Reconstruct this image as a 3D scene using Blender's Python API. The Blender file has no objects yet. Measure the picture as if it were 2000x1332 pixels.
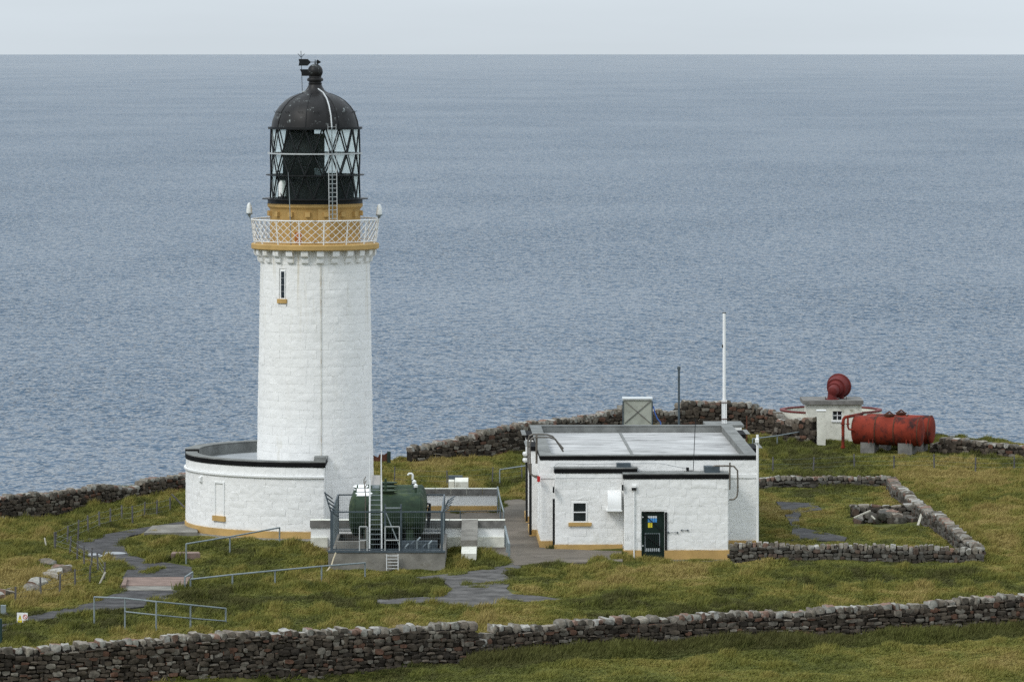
import bpy, math, random
import numpy as np
from mathutils import Vector, Matrix, noise

random.seed(7)
rng = np.random.default_rng(7)
R = math.radians
scene = bpy.context.scene
col = scene.collection

# ------------------------------------------------------------------ camera, sky, sun, exposure
F, EYE, DT = 10500.0, 55.0, 218.75      # focal length in photo pixels, eye-level row, distance to the tower axis
XC, ZC = 8.01, 20.3                     # camera x and height; the tower axis is the origin
cam = bpy.data.cameras.new('camera')
cam.sensor_width = 36.0
cam.lens = 36.0 * F / 2000.0
cam.shift_y = -(666.0 - EYE) / 2000.0
cam.clip_start = 1.0
cam.clip_end = 120000.0
camo = bpy.data.objects.new('camera', cam)
camo.location = (XC, -DT, ZC)
camo.rotation_euler = (R(90), 0, 0)
col.objects.link(camo)
scene.camera = camo

SUN_DIR = Vector((-0.62, -0.55, 0.80)).normalized()       # towards the sun
world = bpy.data.worlds.new('World')
scene.world = world
world.use_nodes = True
nt = world.node_tree
nt.nodes.clear()
wo = nt.nodes.new('ShaderNodeOutputWorld')
bg = nt.nodes.new('ShaderNodeBackground')
sky = nt.nodes.new('ShaderNodeTexSky')
sky.sky_type = 'NISHITA'
sky.sun_disc = False
sky.sun_elevation = math.asin(SUN_DIR.z)
sky.sun_rotation = math.atan2(SUN_DIR.x, SUN_DIR.y)
sky.dust_density = 3.0
sk = nt.nodes.new('ShaderNodeVectorMath'); sk.operation = 'SCALE'; sk.inputs['Scale'].default_value = 0.07
nt.links.new(sky.outputs[0], sk.inputs[0])
tc = nt.nodes.new('ShaderNodeTexCoord')
sx = nt.nodes.new('ShaderNodeSeparateXYZ')
nt.links.new(tc.outputs['Generated'], sx.inputs[0])
mr = nt.nodes.new('ShaderNodeMapRange')                    # overcast sky: brighter towards the zenith
mr.inputs['From Min'].default_value = 0.0; mr.inputs['From Max'].default_value = 1.0
mr.inputs['To Min'].default_value = 1.0; mr.inputs['To Max'].default_value = 2.1
nt.links.new(sx.outputs['Z'], mr.inputs['Value'])
cl = nt.nodes.new('ShaderNodeVectorMath'); cl.operation = 'SCALE'
cl.inputs[0].default_value = (0.750, 0.830, 0.895)
cn = nt.nodes.new('ShaderNodeTexNoise'); cn.inputs['Scale'].default_value = 2.2; cn.inputs['Detail'].default_value = 5
cv = nt.nodes.new('ShaderNodeVectorMath'); cv.operation = 'MULTIPLY'; cv.inputs[1].default_value = (2.5, 2.5, 22)
nt.links.new(tc.outputs['Generated'], cv.inputs[0]); nt.links.new(cv.outputs[0], cn.inputs['Vector'])
cm = nt.nodes.new('ShaderNodeMapRange'); cm.inputs['From Min'].default_value = .3; cm.inputs['From Max'].default_value = .7; cm.inputs['To Min'].default_value = .93; cm.inputs['To Max'].default_value = 1.05
nt.links.new(cn.outputs['Fac'], cm.inputs['Value'])
cx = nt.nodes.new('ShaderNodeMath'); cx.operation = 'MULTIPLY'; nt.links.new(mr.outputs[0], cx.inputs[0]); nt.links.new(cm.outputs[0], cx.inputs[1])
nt.links.new(cx.outputs[0], cl.inputs['Scale'])
mx = nt.nodes.new('ShaderNodeMix'); mx.data_type = 'RGBA'
mx.inputs['Factor'].default_value = 0.88                   # cloud cover over the clear sky
nt.links.new(sk.outputs[0], mx.inputs[6]); nt.links.new(cl.outputs[0], mx.inputs[7])
nt.links.new(mx.outputs[2], bg.inputs['Color'])
bg.inputs['Strength'].default_value = 1.0
nt.links.new(bg.outputs[0], wo.inputs[0])

sun = bpy.data.lights.new('sun', 'SUN')
sun.energy = 1.5
sun.angle = R(18)
sun.color = (1.0, 0.965, 0.91)
suno = bpy.data.objects.new('sun', sun)
suno.rotation_euler = SUN_DIR.to_track_quat('Z', 'Y').to_euler()
col.objects.link(suno)

scene.view_settings.view_transform = 'Standard'
scene.view_settings.look = 'None'
scene.view_settings.exposure = 0.0
scene.view_settings.gamma = 1.0
scene.view_settings.use_curve_mapping = False
scene.render.engine = 'CYCLES'
scene.cycles.max_bounces = 4
scene.cycles.transparent_max_bounces = 16
try:
    scene.cycles.use_denoising = False
except Exception:
    pass

# ------------------------------------------------------------------ measured positions
def X(px, D): return XC + (px - 1000.0) * D / F
def Z(py, D): return ZC - (py - EYE) * D / F
def DG(py, z=0.0): return F * (ZC - z) / (py - EYE)
def P(px, py, D): return Vector((X(px, D), D - DT, Z(py, D)))
def G(px, py, z=0.0):
    D = DG(py, z)
    return Vector((X(px, D), D - DT, z))
S = F / DT
def Zt(py): return Z(py, DT)

# ------------------------------------------------------------------ materials
def mat(name, rgb, rough=0.8, spec=0.3, metal=0.0, var=0.25, scale=3.0, bump=0.0, bscale=12.0, bdist=0.02, rgb2=None,
        stain=None, stretch=None, detail=6.0):
    m = bpy.data.materials.new(name); m.use_nodes = True
    n = m.node_tree.nodes; l = m.node_tree.links
    b = n['Principled BSDF']
    b.inputs['Roughness'].default_value = rough
    b.inputs['Specular IOR Level'].default_value = spec
    b.inputs['Metallic'].default_value = metal
    g = n.new('ShaderNodeNewGeometry')
    src = g.outputs['Position']
    if stretch:
        v = n.new('ShaderNodeVectorMath'); v.operation = 'MULTIPLY'; v.inputs[1].default_value = stretch
        l.new(src, v.inputs[0]); src = v.outputs[0]
    t = n.new('ShaderNodeTexNoise'); t.inputs['Scale'].default_value = scale; t.inputs['Detail'].default_value = detail
    t.inputs['Roughness'].default_value = 0.62
    l.new(src, t.inputs['Vector'])
    r = n.new('ShaderNodeValToRGB')
    r.color_ramp.elements[0].position = 0.32; r.color_ramp.elements[1].position = 0.68
    c1 = [c * (1 - var) for c in rgb]; c2 = [min(0.9, c * (1 + var)) for c in rgb]
    if rgb2: c1 = rgb; c2 = rgb2
    r.color_ramp.elements[0].color = (*c1, 1); r.color_ramp.elements[1].color = (*c2, 1)
    l.new(t.outputs['Fac'], r.inputs['Fac'])
    out = r.outputs[0]
    if stain:
        t3 = n.new('ShaderNodeTexNoise'); t3.inputs['Scale'].default_value = stain[1]; t3.inputs['Detail'].default_value = 8
        t3.inputs['Roughness'].default_value = 0.7
        if len(stain) > 3:
            v3 = n.new('ShaderNodeVectorMath'); v3.operation = 'MULTIPLY'; v3.inputs[1].default_value = stain[3]
            l.new(g.outputs['Position'], v3.inputs[0]); l.new(v3.outputs[0], t3.inputs['Vector'])
        else:
            l.new(g.outputs['Position'], t3.inputs['Vector'])
        r3 = n.new('ShaderNodeMapRange'); r3.inputs['From Min'].default_value = stain[2]; r3.inputs['From Max'].default_value = stain[2] + 0.12
        l.new(t3.outputs['Fac'], r3.inputs['Value'])
        mm = n.new('ShaderNodeMix'); mm.data_type = 'RGBA'
        l.new(r3.outputs[0], mm.inputs['Factor']); l.new(out, mm.inputs[6]); mm.inputs[7].default_value = (*stain[0], 1)
        out = mm.outputs[2]
    l.new(out, b.inputs['Base Color'])
    if bump:
        t2 = n.new('ShaderNodeTexNoise'); t2.inputs['Scale'].default_value = bscale; t2.inputs['Detail'].default_value = 8
        l.new(g.outputs['Position'], t2.inputs['Vector'])
        bp = n.new('ShaderNodeBump'); bp.inputs['Strength'].default_value = bump; bp.inputs['Distance'].default_value = bdist
        l.new(t2.outputs['Fac'], bp.inputs['Height']); l.new(bp.outputs[0], b.inputs['Normal'])
    return m

M = {}
M['white'] = mat('white_paint', (0.80, 0.80, 0.785), 0.7, 0.25, var=0.04, scale=2.0, bump=0.65, bscale=4.5, bdist=0.04,
                 stain=((0.66, 0.645, 0.585), 0.9, 0.62, (1, 1, 0.35)))
M['white_smooth'] = mat('white_smooth_paint', (0.78, 0.785, 0.775), 0.55, 0.35, var=0.05, scale=2.5, stain=((0.55, 0.52, 0.44), 2.2, 0.68))
M['dirty_white'] = mat('weathered_white_paint', (0.64, 0.635, 0.56), 0.8, 0.2, var=0.12, scale=3, bump=0.4, bscale=10,
                       stain=((0.30, 0.29, 0.22), 2.6, 0.58))
M['ochre'] = mat('ochre_paint', (0.46, 0.30, 0.112), 0.7, 0.25, var=0.13, scale=1.6, bump=0.3, bscale=9, bdist=0.02,
                 stain=((0.30, 0.14, 0.035), 1.7, 0.66, (1, 1, 0.4)))
M['black'] = mat('black_bitumen', (0.0085, 0.0085, 0.009), 0.8, 0.08, var=0.3, scale=2)
M['black_paint'] = mat('black_gloss_paint', (0.010, 0.011, 0.012), 0.45, 0.25, var=0.3, scale=3)
M['dome'] = mat('dome_paint', (0.014, 0.0135, 0.0135), 0.45, 0.22, var=0.35, scale=2.0, stain=((0.36, 0.40, 0.39), 3.8, 0.588))
M['dark_in'] = mat('dark_blind', (0.008, 0.010, 0.011), 0.7, 0.2, var=0.3, scale=2)
M['grey_panel'] = mat('grey_panel', (0.07, 0.078, 0.08), 0.6, 0.3, var=0.1)
M['roofgrey'] = mat('roof_felt_grey', (0.40, 0.40, 0.395), 0.9, 0.08, var=0.25, scale=1.1, stretch=(0.5, 1.0, 1), stain=((0.17, 0.17, 0.168), 0.9, 0.53, (0.45, 1.0, 1)))
M['parapet'] = mat('parapet_cement', (0.185, 0.19, 0.183), 0.9, 0.1, var=0.28, scale=1.8, bump=0.3, bscale=14)
M['concrete'] = mat('concrete', (0.20, 0.19, 0.168), 0.9, 0.12, var=0.28, scale=1.7, bump=0.5, bscale=10, stain=((0.13, 0.115, 0.09), 1.3, 0.60))
M['concrete_dark'] = mat('stone_cope', (0.165, 0.16, 0.15), 0.9, 0.15, var=0.3, scale=3, bump=0.5, bscale=10)
M['yard'] = mat('yard_concrete', (0.135, 0.117, 0.096), 0.92, 0.1, var=0.3, scale=0.5, bump=0.4, bscale=6, stain=((0.18, 0.155, 0.13), 0.35, 0.56, (1, .7, 1)))
M['asphalt'] = mat('gravel_asphalt', (0.058, 0.056, 0.056), 0.9, 0.12, var=0.5, scale=1.6, bump=0.7, bscale=14, stain=((0.105, 0.10, 0.094), 0.45, 0.57))
M['gravel'] = mat('pale_gravel', (0.092, 0.088, 0.084), 0.92, 0.1, var=0.5, scale=1.4, bump=0.7, bscale=12, stain=((0.055, 0.052, 0.05), 0.5, 0.55))
M['pinkslab'] = mat('pink_granite_slab', (0.20, 0.145, 0.122), 0.9, 0.1, var=0.25, scale=2.2, bump=0.4, bscale=8)
M['steel'] = mat('galvanised_steel', (0.21, 0.245, 0.255), 0.55, 0.3, metal=0.15, var=0.2, scale=6)
M['steel_light'] = mat('bright_galvanised', (0.52, 0.54, 0.54), 0.45, 0.4, metal=0.3, var=0.12, scale=6)
M['steel_dark'] = mat('dark_blue_grey_steel', (0.065, 0.085, 0.10), 0.5, 0.4, metal=0.2, var=0.2, scale=6)
M['brownpipe'] = mat('weathered_tube', (0.135, 0.12, 0.10), 0.5, 0.4, metal=0.3, var=0.25, scale=8)
M['alu'] = mat('white_aluminium', (0.50, 0.51, 0.505), 0.5, 0.3, var=0.15, scale=6)
M['green'] = mat('green_tank_paint', (0.024, 0.041, 0.025), 0.65, 0.15, var=0.3, scale=1.6, stretch=(1, 1, 2.5), stain=((0.050, 0.072, 0.032), 2.0, 0.52, (1, 1, .5)))
M['green_door'] = mat('dark_green_door', (0.006, 0.019, 0.014), 0.5, 0.3, var=0.2, scale=3)
M['red'] = mat('red_lead_paint', (0.190, 0.030, 0.017), 0.75, 0.12, var=0.25, scale=2.2, stain=((0.035, 0.016, 0.015), 1.6, 0.50, (1, 1, .6)))
M['horn'] = mat('horn_red', (0.125, 0.021, 0.019), 0.6, 0.2, var=0.18, scale=3)
M['rust'] = mat('rust', (0.085, 0.035, 0.022), 0.85, 0.15, var=0.35, scale=6)
M['wood'] = mat('grey_fence_wood', (0.105, 0.10, 0.10), 0.9, 0.15, var=0.3, scale=5)
M['pale_wood'] = mat('pale_bleached_wood', (0.42, 0.40, 0.34), 0.9, 0.15, var=0.2, scale=5)
M['cabinet'] = mat('cabinet_grey_green', (0.33, 0.345, 0.30), 0.7, 0.3, var=0.16, scale=2, stain=((0.2, 0.19, 0.13), 3, 0.6))
M['redbox'] = mat('red_plastic', (0.45, 0.02, 0.02), 0.5, 0.4, var=0.05)
M['blue_notice'] = mat('blue_notice', (0.07, 0.28, 0.62), 0.6, 0.3, var=0.05)
M['yellow_notice'] = mat('yellow_notice', (0.70, 0.58, 0.04), 0.6, 0.3, var=0.05)
M['pale_notice'] = mat('pale_notice', (0.62, 0.66, 0.68), 0.6, 0.3, var=0.08)
M['red_notice'] = mat('red_notice', (0.55, 0.06, 0.05), 0.6, 0.3, var=0.08)
M['bluepipe'] = mat('blue_hose', (0.03, 0.10, 0.35), 0.5, 0.4, var=0.1)
M['rope'] = mat('pale_rope', (0.48, 0.42, 0.30), 0.9, 0.1, var=0.15)
M['lens'] = mat('frosted_lens', (0.70, 0.71, 0.69), 0.35, 0.5, var=0.12, scale=12)

def glass_mat():
    m = bpy.data.materials.new('salty_glass'); m.use_nodes = True
    n = m.node_tree.nodes; l = m.node_tree.links; n.clear()
    o = n.new('ShaderNodeOutputMaterial'); t = n.new('ShaderNodeBsdfTransparent'); t.inputs[0].default_value = (0.93, 0.96, 0.95, 1)
    p = n.new('ShaderNodeBsdfPrincipled'); p.inputs['Base Color'].default_value = (0.15, 0.18, 0.17, 1); p.inputs['Roughness'].default_value = 0.05
    x = n.new('ShaderNodeMixShader'); x.inputs[0].default_value = 0.03
    l.new(t.outputs[0], x.inputs[1]); l.new(p.outputs[0], x.inputs[2]); l.new(x.outputs[0], o.inputs[0])
    return m
M['glass'] = glass_mat()
def frosted_mat():
    m = bpy.data.materials.new('pale_frosted_glass'); m.use_nodes = True
    n = m.node_tree.nodes; l = m.node_tree.links; n.clear()
    o = n.new('ShaderNodeOutputMaterial'); t = n.new('ShaderNodeBsdfTransparent'); tr = n.new('ShaderNodeBsdfTranslucent'); tr.inputs[0].default_value = (.90, .93, .93, 1)
    x = n.new('ShaderNodeMixShader'); x.inputs[0].default_value = 0.6
    l.new(t.outputs[0], x.inputs[1]); l.new(tr.outputs[0], x.inputs[2]); l.new(x.outputs[0], o.inputs[0])
    return m
M['frosted'] = frosted_mat()
M['window_glass'] = mat('dark_window_glass', (0.018, 0.024, 0.028), 0.08, 0.6, var=0.3, scale=4)

def stone_mat(name, cols, lichen=0.63):
    m = bpy.data.materials.new(name); m.use_nodes = True
    n = m.node_tree.nodes; l = m.node_tree.links; b = n['Principled BSDF']
    b.inputs['Roughness'].default_value = 0.92; b.inputs['Specular IOR Level'].default_value = 0.15
    oi = n.new('ShaderNodeObjectInfo'); g = n.new('ShaderNodeNewGeometry')
    ad = n.new('ShaderNodeMath'); ad.operation = 'ADD'; l.new(oi.outputs['Random'], ad.inputs[0]); l.new(g.outputs['Random Per Island'], ad.inputs[1])
    fr = n.new('ShaderNodeMath'); fr.operation = 'FRACT'; l.new(ad.outputs[0], fr.inputs[0])
    r = n.new('ShaderNodeValToRGB'); r.color_ramp.interpolation = 'CONSTANT'
    k = len(cols)
    while len(r.color_ramp.elements) < k: r.color_ramp.elements.new(0.5)
    for i, c in enumerate(cols):
        r.color_ramp.elements[i].position = i / k; r.color_ramp.elements[i].color = (*c, 1)
    l.new(fr.outputs[0], r.inputs[0])
    t = n.new('ShaderNodeTexNoise'); t.inputs['Scale'].default_value = 7; t.inputs['Detail'].default_value = 8; l.new(g.outputs['Position'], t.inputs['Vector'])
    mr = n.new('ShaderNodeMapRange'); mr.inputs['From Min'].default_value = .3; mr.inputs['From Max'].default_value = .7
    mr.inputs['To Min'].default_value = .6; mr.inputs['To Max'].default_value = 1.4; l.new(t.outputs['Fac'], mr.inputs['Value'])
    sc = n.new('ShaderNodeVectorMath'); sc.operation = 'SCALE'; l.new(r.outputs[0], sc.inputs[0]); l.new(mr.outputs[0], sc.inputs['Scale'])
    t2 = n.new('ShaderNodeTexNoise'); t2.inputs['Scale'].default_value = 4.5; t2.inputs['Detail'].default_value = 9; t2.inputs['Roughness'].default_value = .72
    l.new(g.outputs['Position'], t2.inputs['Vector'])
    mr2 = n.new('ShaderNodeMapRange'); mr2.inputs['From Min'].default_value = lichen; mr2.inputs['From Max'].default_value = lichen + .06; l.new(t2.outputs['Fac'], mr2.inputs['Value'])
    mm = n.new('ShaderNodeMix'); mm.data_type = 'RGBA'; l.new(mr2.outputs[0], mm.inputs['Factor']); l.new(sc.outputs[0], mm.inputs[6]); mm.inputs[7].default_value = (.33, .335, .30, 1)
    l.new(mm.outputs[2], b.inputs['Base Color'])
    bp = n.new('ShaderNodeBump'); bp.inputs['Strength'].default_value = .9; bp.inputs['Distance'].default_value = .04
    l.new(t.outputs['Fac'], bp.inputs['Height']); l.new(bp.outputs[0], b.inputs['Normal'])
    return m
M['stone'] = stone_mat('dry_stone', [(.050, .041, .032), (.074, .060, .046), (.038, .032, .026), (.096, .078, .060), (.058, .048, .038), (.125, .110, .090),
                                     (.105, .058, .040), (.027, .022, .017), (.175, .158, .132), (.070, .057, .044), (.050, .041, .032), (.060, .049, .038)], 0.66)
M['cope'] = stone_mat('lichen_cope', [(.20, .178, .148), (.13, .114, .092), (.25, .24, .212), (.18, .115, .088), (.29, .28, .255), (.155, .132, .108), (.22, .195, .16), (.10, .088, .072)], 0.58)
M['stone_grey'] = stone_mat('grey_field_stone', [(.075, .068, .057), (.105, .098, .084), (.050, .043, .035), (.135, .128, .112), (.095, .068, .053), (.080, .076, .067), (.058, .050, .041)], 0.66)
M['core'] = mat('wall_hearting', (0.020, 0.017, 0.014), 0.95, 0.1, var=0.3, scale=5, bump=0.6)  # near-black colour puts shade into the gaps between the stones

def tower_mat():
    m = M['white'].copy(); m.name = 'tower_white_paint'; n = m.node_tree.nodes; l = m.node_tree.links; b = n['Principled BSDF']
    src = b.inputs['Base Color'].links[0].from_socket; g = n.new('ShaderNodeNewGeometry')
    v = n.new('ShaderNodeVectorMath'); v.operation = 'MULTIPLY'; v.inputs[1].default_value = (5, 5, .16); l.new(g.outputs['Position'], v.inputs[0])
    t = n.new('ShaderNodeTexNoise'); t.inputs['Scale'].default_value = 1.0; t.inputs['Detail'].default_value = 4; l.new(v.outputs[0], t.inputs['Vector'])
    r = n.new('ShaderNodeMapRange'); r.inputs['From Min'].default_value = .56; r.inputs['From Max'].default_value = .70; l.new(t.outputs['Fac'], r.inputs['Value'])
    sp = n.new('ShaderNodeSeparateXYZ'); l.new(g.outputs['Position'], sp.inputs[0])
    z = n.new('ShaderNodeMapRange'); z.inputs['From Min'].default_value = 7.5; z.inputs['From Max'].default_value = 10.8; z.inputs['To Min'].default_value = .05; z.inputs['To Max'].default_value = .6; l.new(sp.outputs['Z'], z.inputs['Value'])
    mu = n.new('ShaderNodeMath'); mu.operation = 'MULTIPLY'; l.new(r.outputs[0], mu.inputs[0]); l.new(z.outputs[0], mu.inputs[1])
    x = n.new('ShaderNodeMix'); x.data_type = 'RGBA'; l.new(mu.outputs[0], x.inputs['Factor']); l.new(src, x.inputs[6]); x.inputs[7].default_value = (.50, .42, .26, 1); l.new(x.outputs[2], b.inputs['Base Color'])
    return m
M['tower'] = tower_mat()

# ------------------------------------------------------------------ mesh helpers
class MB:
    def __init__(s, f=None): s.v = []; s.f = []; s.t = f
    def add(s, vs, fs):
        o = len(s.v); s.v += [tuple(s.t(Vector(v))) if s.t else tuple(v) for v in vs]; s.f += [tuple(i + o for i in f) for f in fs]; return s
    def box(s, x0, x1, y0, y1, z0, z1):
        return s.add([(x0, y0, z0), (x1, y0, z0), (x1, y1, z0), (x0, y1, z0), (x0, y0, z1), (x1, y0, z1), (x1, y1, z1), (x0, y1, z1)],
                     [(0, 3, 2, 1), (4, 5, 6, 7), (0, 1, 5, 4), (1, 2, 6, 5), (2, 3, 7, 6), (3, 0, 4, 7)])
    def tube(s, pts, r, n=6, caps=True):
        pts = [Vector(p) for p in pts]; rs = r if isinstance(r, (list, tuple)) else [r] * len(pts)
        vs = []; fs = []; up = None
        for i, p in enumerate(pts):
            a = pts[max(i - 1, 0)]; b = pts[min(i + 1, len(pts) - 1)]
            d = (b - a)
            d = d.normalized() if d.length > 1e-9 else Vector((0, 0, 1))
            if up is None or abs(up.dot(d)) > .95: up = Vector((0, 0, 1)) if abs(d.z) < .9 else Vector((1, 0, 0))
            u = d.cross(up).normalized(); w = u.cross(d).normalized(); up = w
            for k in range(n):
                an = 2 * math.pi * (k + .5) / n
                vs.append(p + (u * math.cos(an) + w * math.sin(an)) * rs[i])
        for i in range(len(pts) - 1):
            for k in range(n):
                a = i * n + k; b = i * n + (k + 1) % n
                fs.append((a, b, b + n, a + n))
        if caps:
            fs.append(tuple(range(n))[::-1]); o = (len(pts) - 1) * n; fs.append(tuple(range(o, o + n)))
        return s.add(vs, fs)
    def bar(s, a, b, w, h, side=None):
        a = Vector(a); b = Vector(b); d = (b - a).normalized()
        u = Vector(side).normalized() if side else (d.cross(Vector((0, 0, 1))) if abs(d.z) < .95 else Vector((1, 0, 0))).normalized()
        u = (u - d * u.dot(d)).normalized(); n_ = d.cross(u)
        vs = []
        for p in (a, b):
            for x, y in ((-1, -1), (1, -1), (1, 1), (-1, 1)): vs.append(p + u * x * w / 2 + n_ * y * h / 2)
        return s.add(vs, [(3, 2, 1, 0), (4, 5, 6, 7), (0, 1, 5, 4), (1, 2, 6, 5), (2, 3, 7, 6), (3, 0, 4, 7)])
    def lathe(s, prof, n=48, c=(0, 0, 0), a0=0.0, a1=2 * math.pi, frame=None):
        c = Vector(c); full = abs(a1 - a0 - 2 * math.pi) < 1e-6; m = n if full else n + 1; k = len(prof); vs = []; fs = []
        ex, ey, ez = frame if frame else (Vector((1, 0, 0)), Vector((0, 1, 0)), Vector((0, 0, 1)))
        for i in range(m):
            a = a0 + (a1 - a0) * i / n
            for r, z in prof: vs.append(c + (ex * math.cos(a) + ey * math.sin(a)) * r + ez * z)
        for i in range(n):
            j = (i + 1) % m
            for q in range(k - 1): fs.append((i * k + q, j * k + q, j * k + q + 1, i * k + q + 1))
        return s.add(vs, fs)
    def ring(s, r0, r1, z0, z1, n=48, c=(0, 0, 0), a0=0.0, a1=2 * math.pi):
        s.lathe([(r0, z0), (r1, z0), (r1, z1), (r0, z1), (r0, z0)], n, c, a0, a1)
        if abs(a1 - a0 - 2 * math.pi) > 1e-6:
            for a in (a0, a1):
                d = Vector((math.cos(a), math.sin(a), 0)); cc = Vector(c)
                s.add([cc + d * r0 + Vector((0, 0, z0)), cc + d * r1 + Vector((0, 0, z0)), cc + d * r1 + Vector((0, 0, z1)), cc + d * r0 + Vector((0, 0, z1))], [(0, 1, 2, 3)])
        return s
    def prism(s, poly, off):
        n = len(poly); off = Vector(off); vs = [Vector(p) for p in poly]; vs += [v + off for v in vs]
        fs = [tuple(range(n))[::-1], tuple(range(n, 2 * n))] + [(i, (i + 1) % n, n + (i + 1) % n, n + i) for i in range(n)]
        return s.add(vs, fs)
    def build(s, name, m, parent=None, smooth=False, fix=True):
        me = bpy.data.meshes.new(name); me.from_pydata(s.v, [], s.f); me.materials.append(M[m] if isinstance(m, str) else m)
        if fix:
            import bmesh
            b = bmesh.new(); b.from_mesh(me); bmesh.ops.recalc_face_normals(b, faces=b.faces); b.to_mesh(me); b.free()
        if smooth:
            me.polygons.foreach_set('use_smooth', [True] * len(me.polygons))
            if smooth != 'all': me.set_sharp_from_angle(angle=R(38))
        o = bpy.data.objects.new(name, me); return link(o, parent)

def link(o, parent=None):
    col.objects.link(o)
    if parent is not None:
        o.parent = parent
        if parent.type == 'EMPTY': o.matrix_parent_inverse = Matrix.Translation(-parent.location)
    return o
def thing(name, label, cat, loc=(0, 0, 0), group=None):
    e = bpy.data.objects.new(name, None); e.location = loc; e.empty_display_size = .3; col.objects.link(e)
    return tag(e, label, cat, group)
def tag(o, label, cat, group=None):
    o['label'] = label; o['category'] = cat
    if group: o['group'] = group
    return o
def struct(o): o['kind'] = 'structure'; return o
def stuff(o): o['kind'] = 'stuff'; return o

# ------------------------------------------------------------------ terrain
EDGE_X = [-90, -14.5, -6.7, 2.75, 9, 14, 21, 27, 33, 110]
EDGE_D = [205, 232.5, 242.5, 252.0, 258, 268, 271, 270, 262.5, 240]
def edge_d(x): return float(np.interp(x, EDGE_X, EDGE_D))
FLAT = []     # polygons (world xy) where the ground is level
def in_poly(px, py, poly):
    px = np.asarray(px); py = np.asarray(py); inside = np.zeros(px.shape, bool); n = len(poly); j = n - 1
    for i in range(n):
        xi, yi = poly[i]; xj, yj = poly[j]
        c = ((yi > py) != (yj > py)) & (px < (xj - xi) * (py - yi) / (yj - yi + 1e-12) + xi)
        inside ^= c; j = i
    return inside
def gpoly(pts): return [tuple(G(*p).xy) for p in pts]

PATH_L = gpoly([(-40, 1225), (60, 1203), (180, 1177), (228, 1158), (240, 1128), (252, 1108), (225, 1098), (165, 1085), (142, 1072), (152, 1058), (200, 1045), (260, 1034),
                (330, 1023), (368, 1017), (368, 1027), (300, 1038), (252, 1047), (240, 1062), (248, 1080), (290, 1096), (332, 1100), (374, 1108), (374, 1124), (366, 1143), (348, 1154), (340, 1172), (306, 1182), (180, 1196), (100, 1208), (-40, 1245)])
PATH_C = gpoly([(1002, 1099), (1018, 1108), (985, 1122), (1002, 1134), (988, 1150), (1002, 1161), (1050, 1164), (1098, 1171), (1050, 1176), (1000, 1174), (960, 1184), (900, 1190), (868, 1183), (800, 1181), (715, 1178), (728, 1171), (800, 1168), (868, 1164),
                (884, 1150), (872, 1140), (840, 1134), (800, 1129), (850, 1124), (905, 1118), (950, 1112)])
YARD = gpoly([(760, 1001), (985, 1001), (985, 976), (1040, 976), (1064, 1072), (1214, 1077.5), (1216, 1097), (1100, 1100), (1005, 1105), (992, 1090), (960, 1092), (940, 1070), (870, 1068), (640, 1080), (620, 1066), (700, 1001)])
TRACK = gpoly([(1516, 980), (1590, 982), (1606, 996), (1570, 1000), (1560, 1010), (1562, 1030), (1600, 1038), (1655, 1050), (1650, 1056), (1545, 1056), (1548, 1030), (1530, 1000)])
ENC = gpoly([(1480, 952), (1740, 952), (1900, 1085), (1424, 1092)])
BIG_FLAT = [PATH_L, PATH_C, YARD, TRACK]
def base_ground(x, y):
    D = y + DT
    t = min(max((158 - D) / 158, 0), 1); z = 18.4 * t ** 1.9
    kx, kd = 13.2, 263.0
    z += 0.75 * math.exp(-0.5 * (((x - kx) / 4.5) ** 2 + ((D - kd) / 6.5) ** 2))
    z += 0.35 * math.exp(-0.5 * (((x - 33) / 4.0) ** 2 + ((D - 222) / 12) ** 2))     # hummocky field on the right
    z -= 0.95 * math.exp(-0.5 * (((x + 13) / 5.5) ** 2 + ((D - 231) / 5) ** 2))
    sm = lambda a_, b_, v: (lambda q: q * q * (3 - 2 * q))(min(max((v - a_) / (b_ - a_), 0), 1))
    z -= .40 * sm(12.1, 12.6, x) * (1 - sm(16.2, 17.2, x)) * sm(202.0, 206.5, D) * (1 - sm(209.2, 209.6, D))
    wl_ = np.interp(x, [X(-360, 164.4), X(300, 168), X(900, 172.8)], [164.4, 168.0, 172.8])
    z -= .75 * (1 - sm(X(560, 170), X(900, 172.8), x)) * (1 - sm(wl_ - 1.1, wl_ - .25, D)) * sm(150, 158, D)      # lower field on the near side of the front wall
    d = D - edge_d(x)
    if d > 0: z -= d * d * 0.5 if d < 2 else 2 + (d - 2) * 2.2
    return max(z, -78)
def rough_ground(x, y):
    return 0.12 * noise.noise((x * .35, y * .16, 0)) + 0.09 * noise.noise((x * 1.1, y * .55, 3.1)) + 0.13 * noise.noise((x * .12, y * .08, 9))
def lines(segs):
    out = []
    for a, b, st in segs: out += list(np.arange(a, b, st))
    return out
gxs = lines([(-90, -30, 5), (-30, 44, .45), (44, 112, 4)])
gys = lines([(-225, -62, 6), (-62, -20, .45), (-20, 60, .6), (60, 110, 4)])
gx, gy = np.meshgrid(gxs, gys)
flat = np.zeros(gx.shape, bool)
for pl in BIG_FLAT:
    for dx, dy in ((0, 0), (.5, 0), (-.5, 0), (0, .7), (0, -.7)): flat |= in_poly(gx + dx, gy + dy, pl)
flat |= (np.hypot(gx, gy) < 6.6)
gz = np.zeros(gx.shape)
for i in range(gx.shape[0]):
    for j in range(gx.shape[1]):
        gz[i, j] = base_ground(gx[i, j], gy[i, j]) + (-.03 if flat[i, j] else rough_ground(gx[i, j], gy[i, j]))
nx_, ny_ = len(gxs), len(gys)
vs = np.stack([gx, gy, gz], -1).reshape(-1, 3)
idx = np.arange(nx_ * ny_).reshape(ny_, nx_)
fs = np.stack([idx[:-1, :-1], idx[:-1, 1:], idx[1:, 1:], idx[1:, :-1]], -1).reshape(-1, 4)
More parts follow.
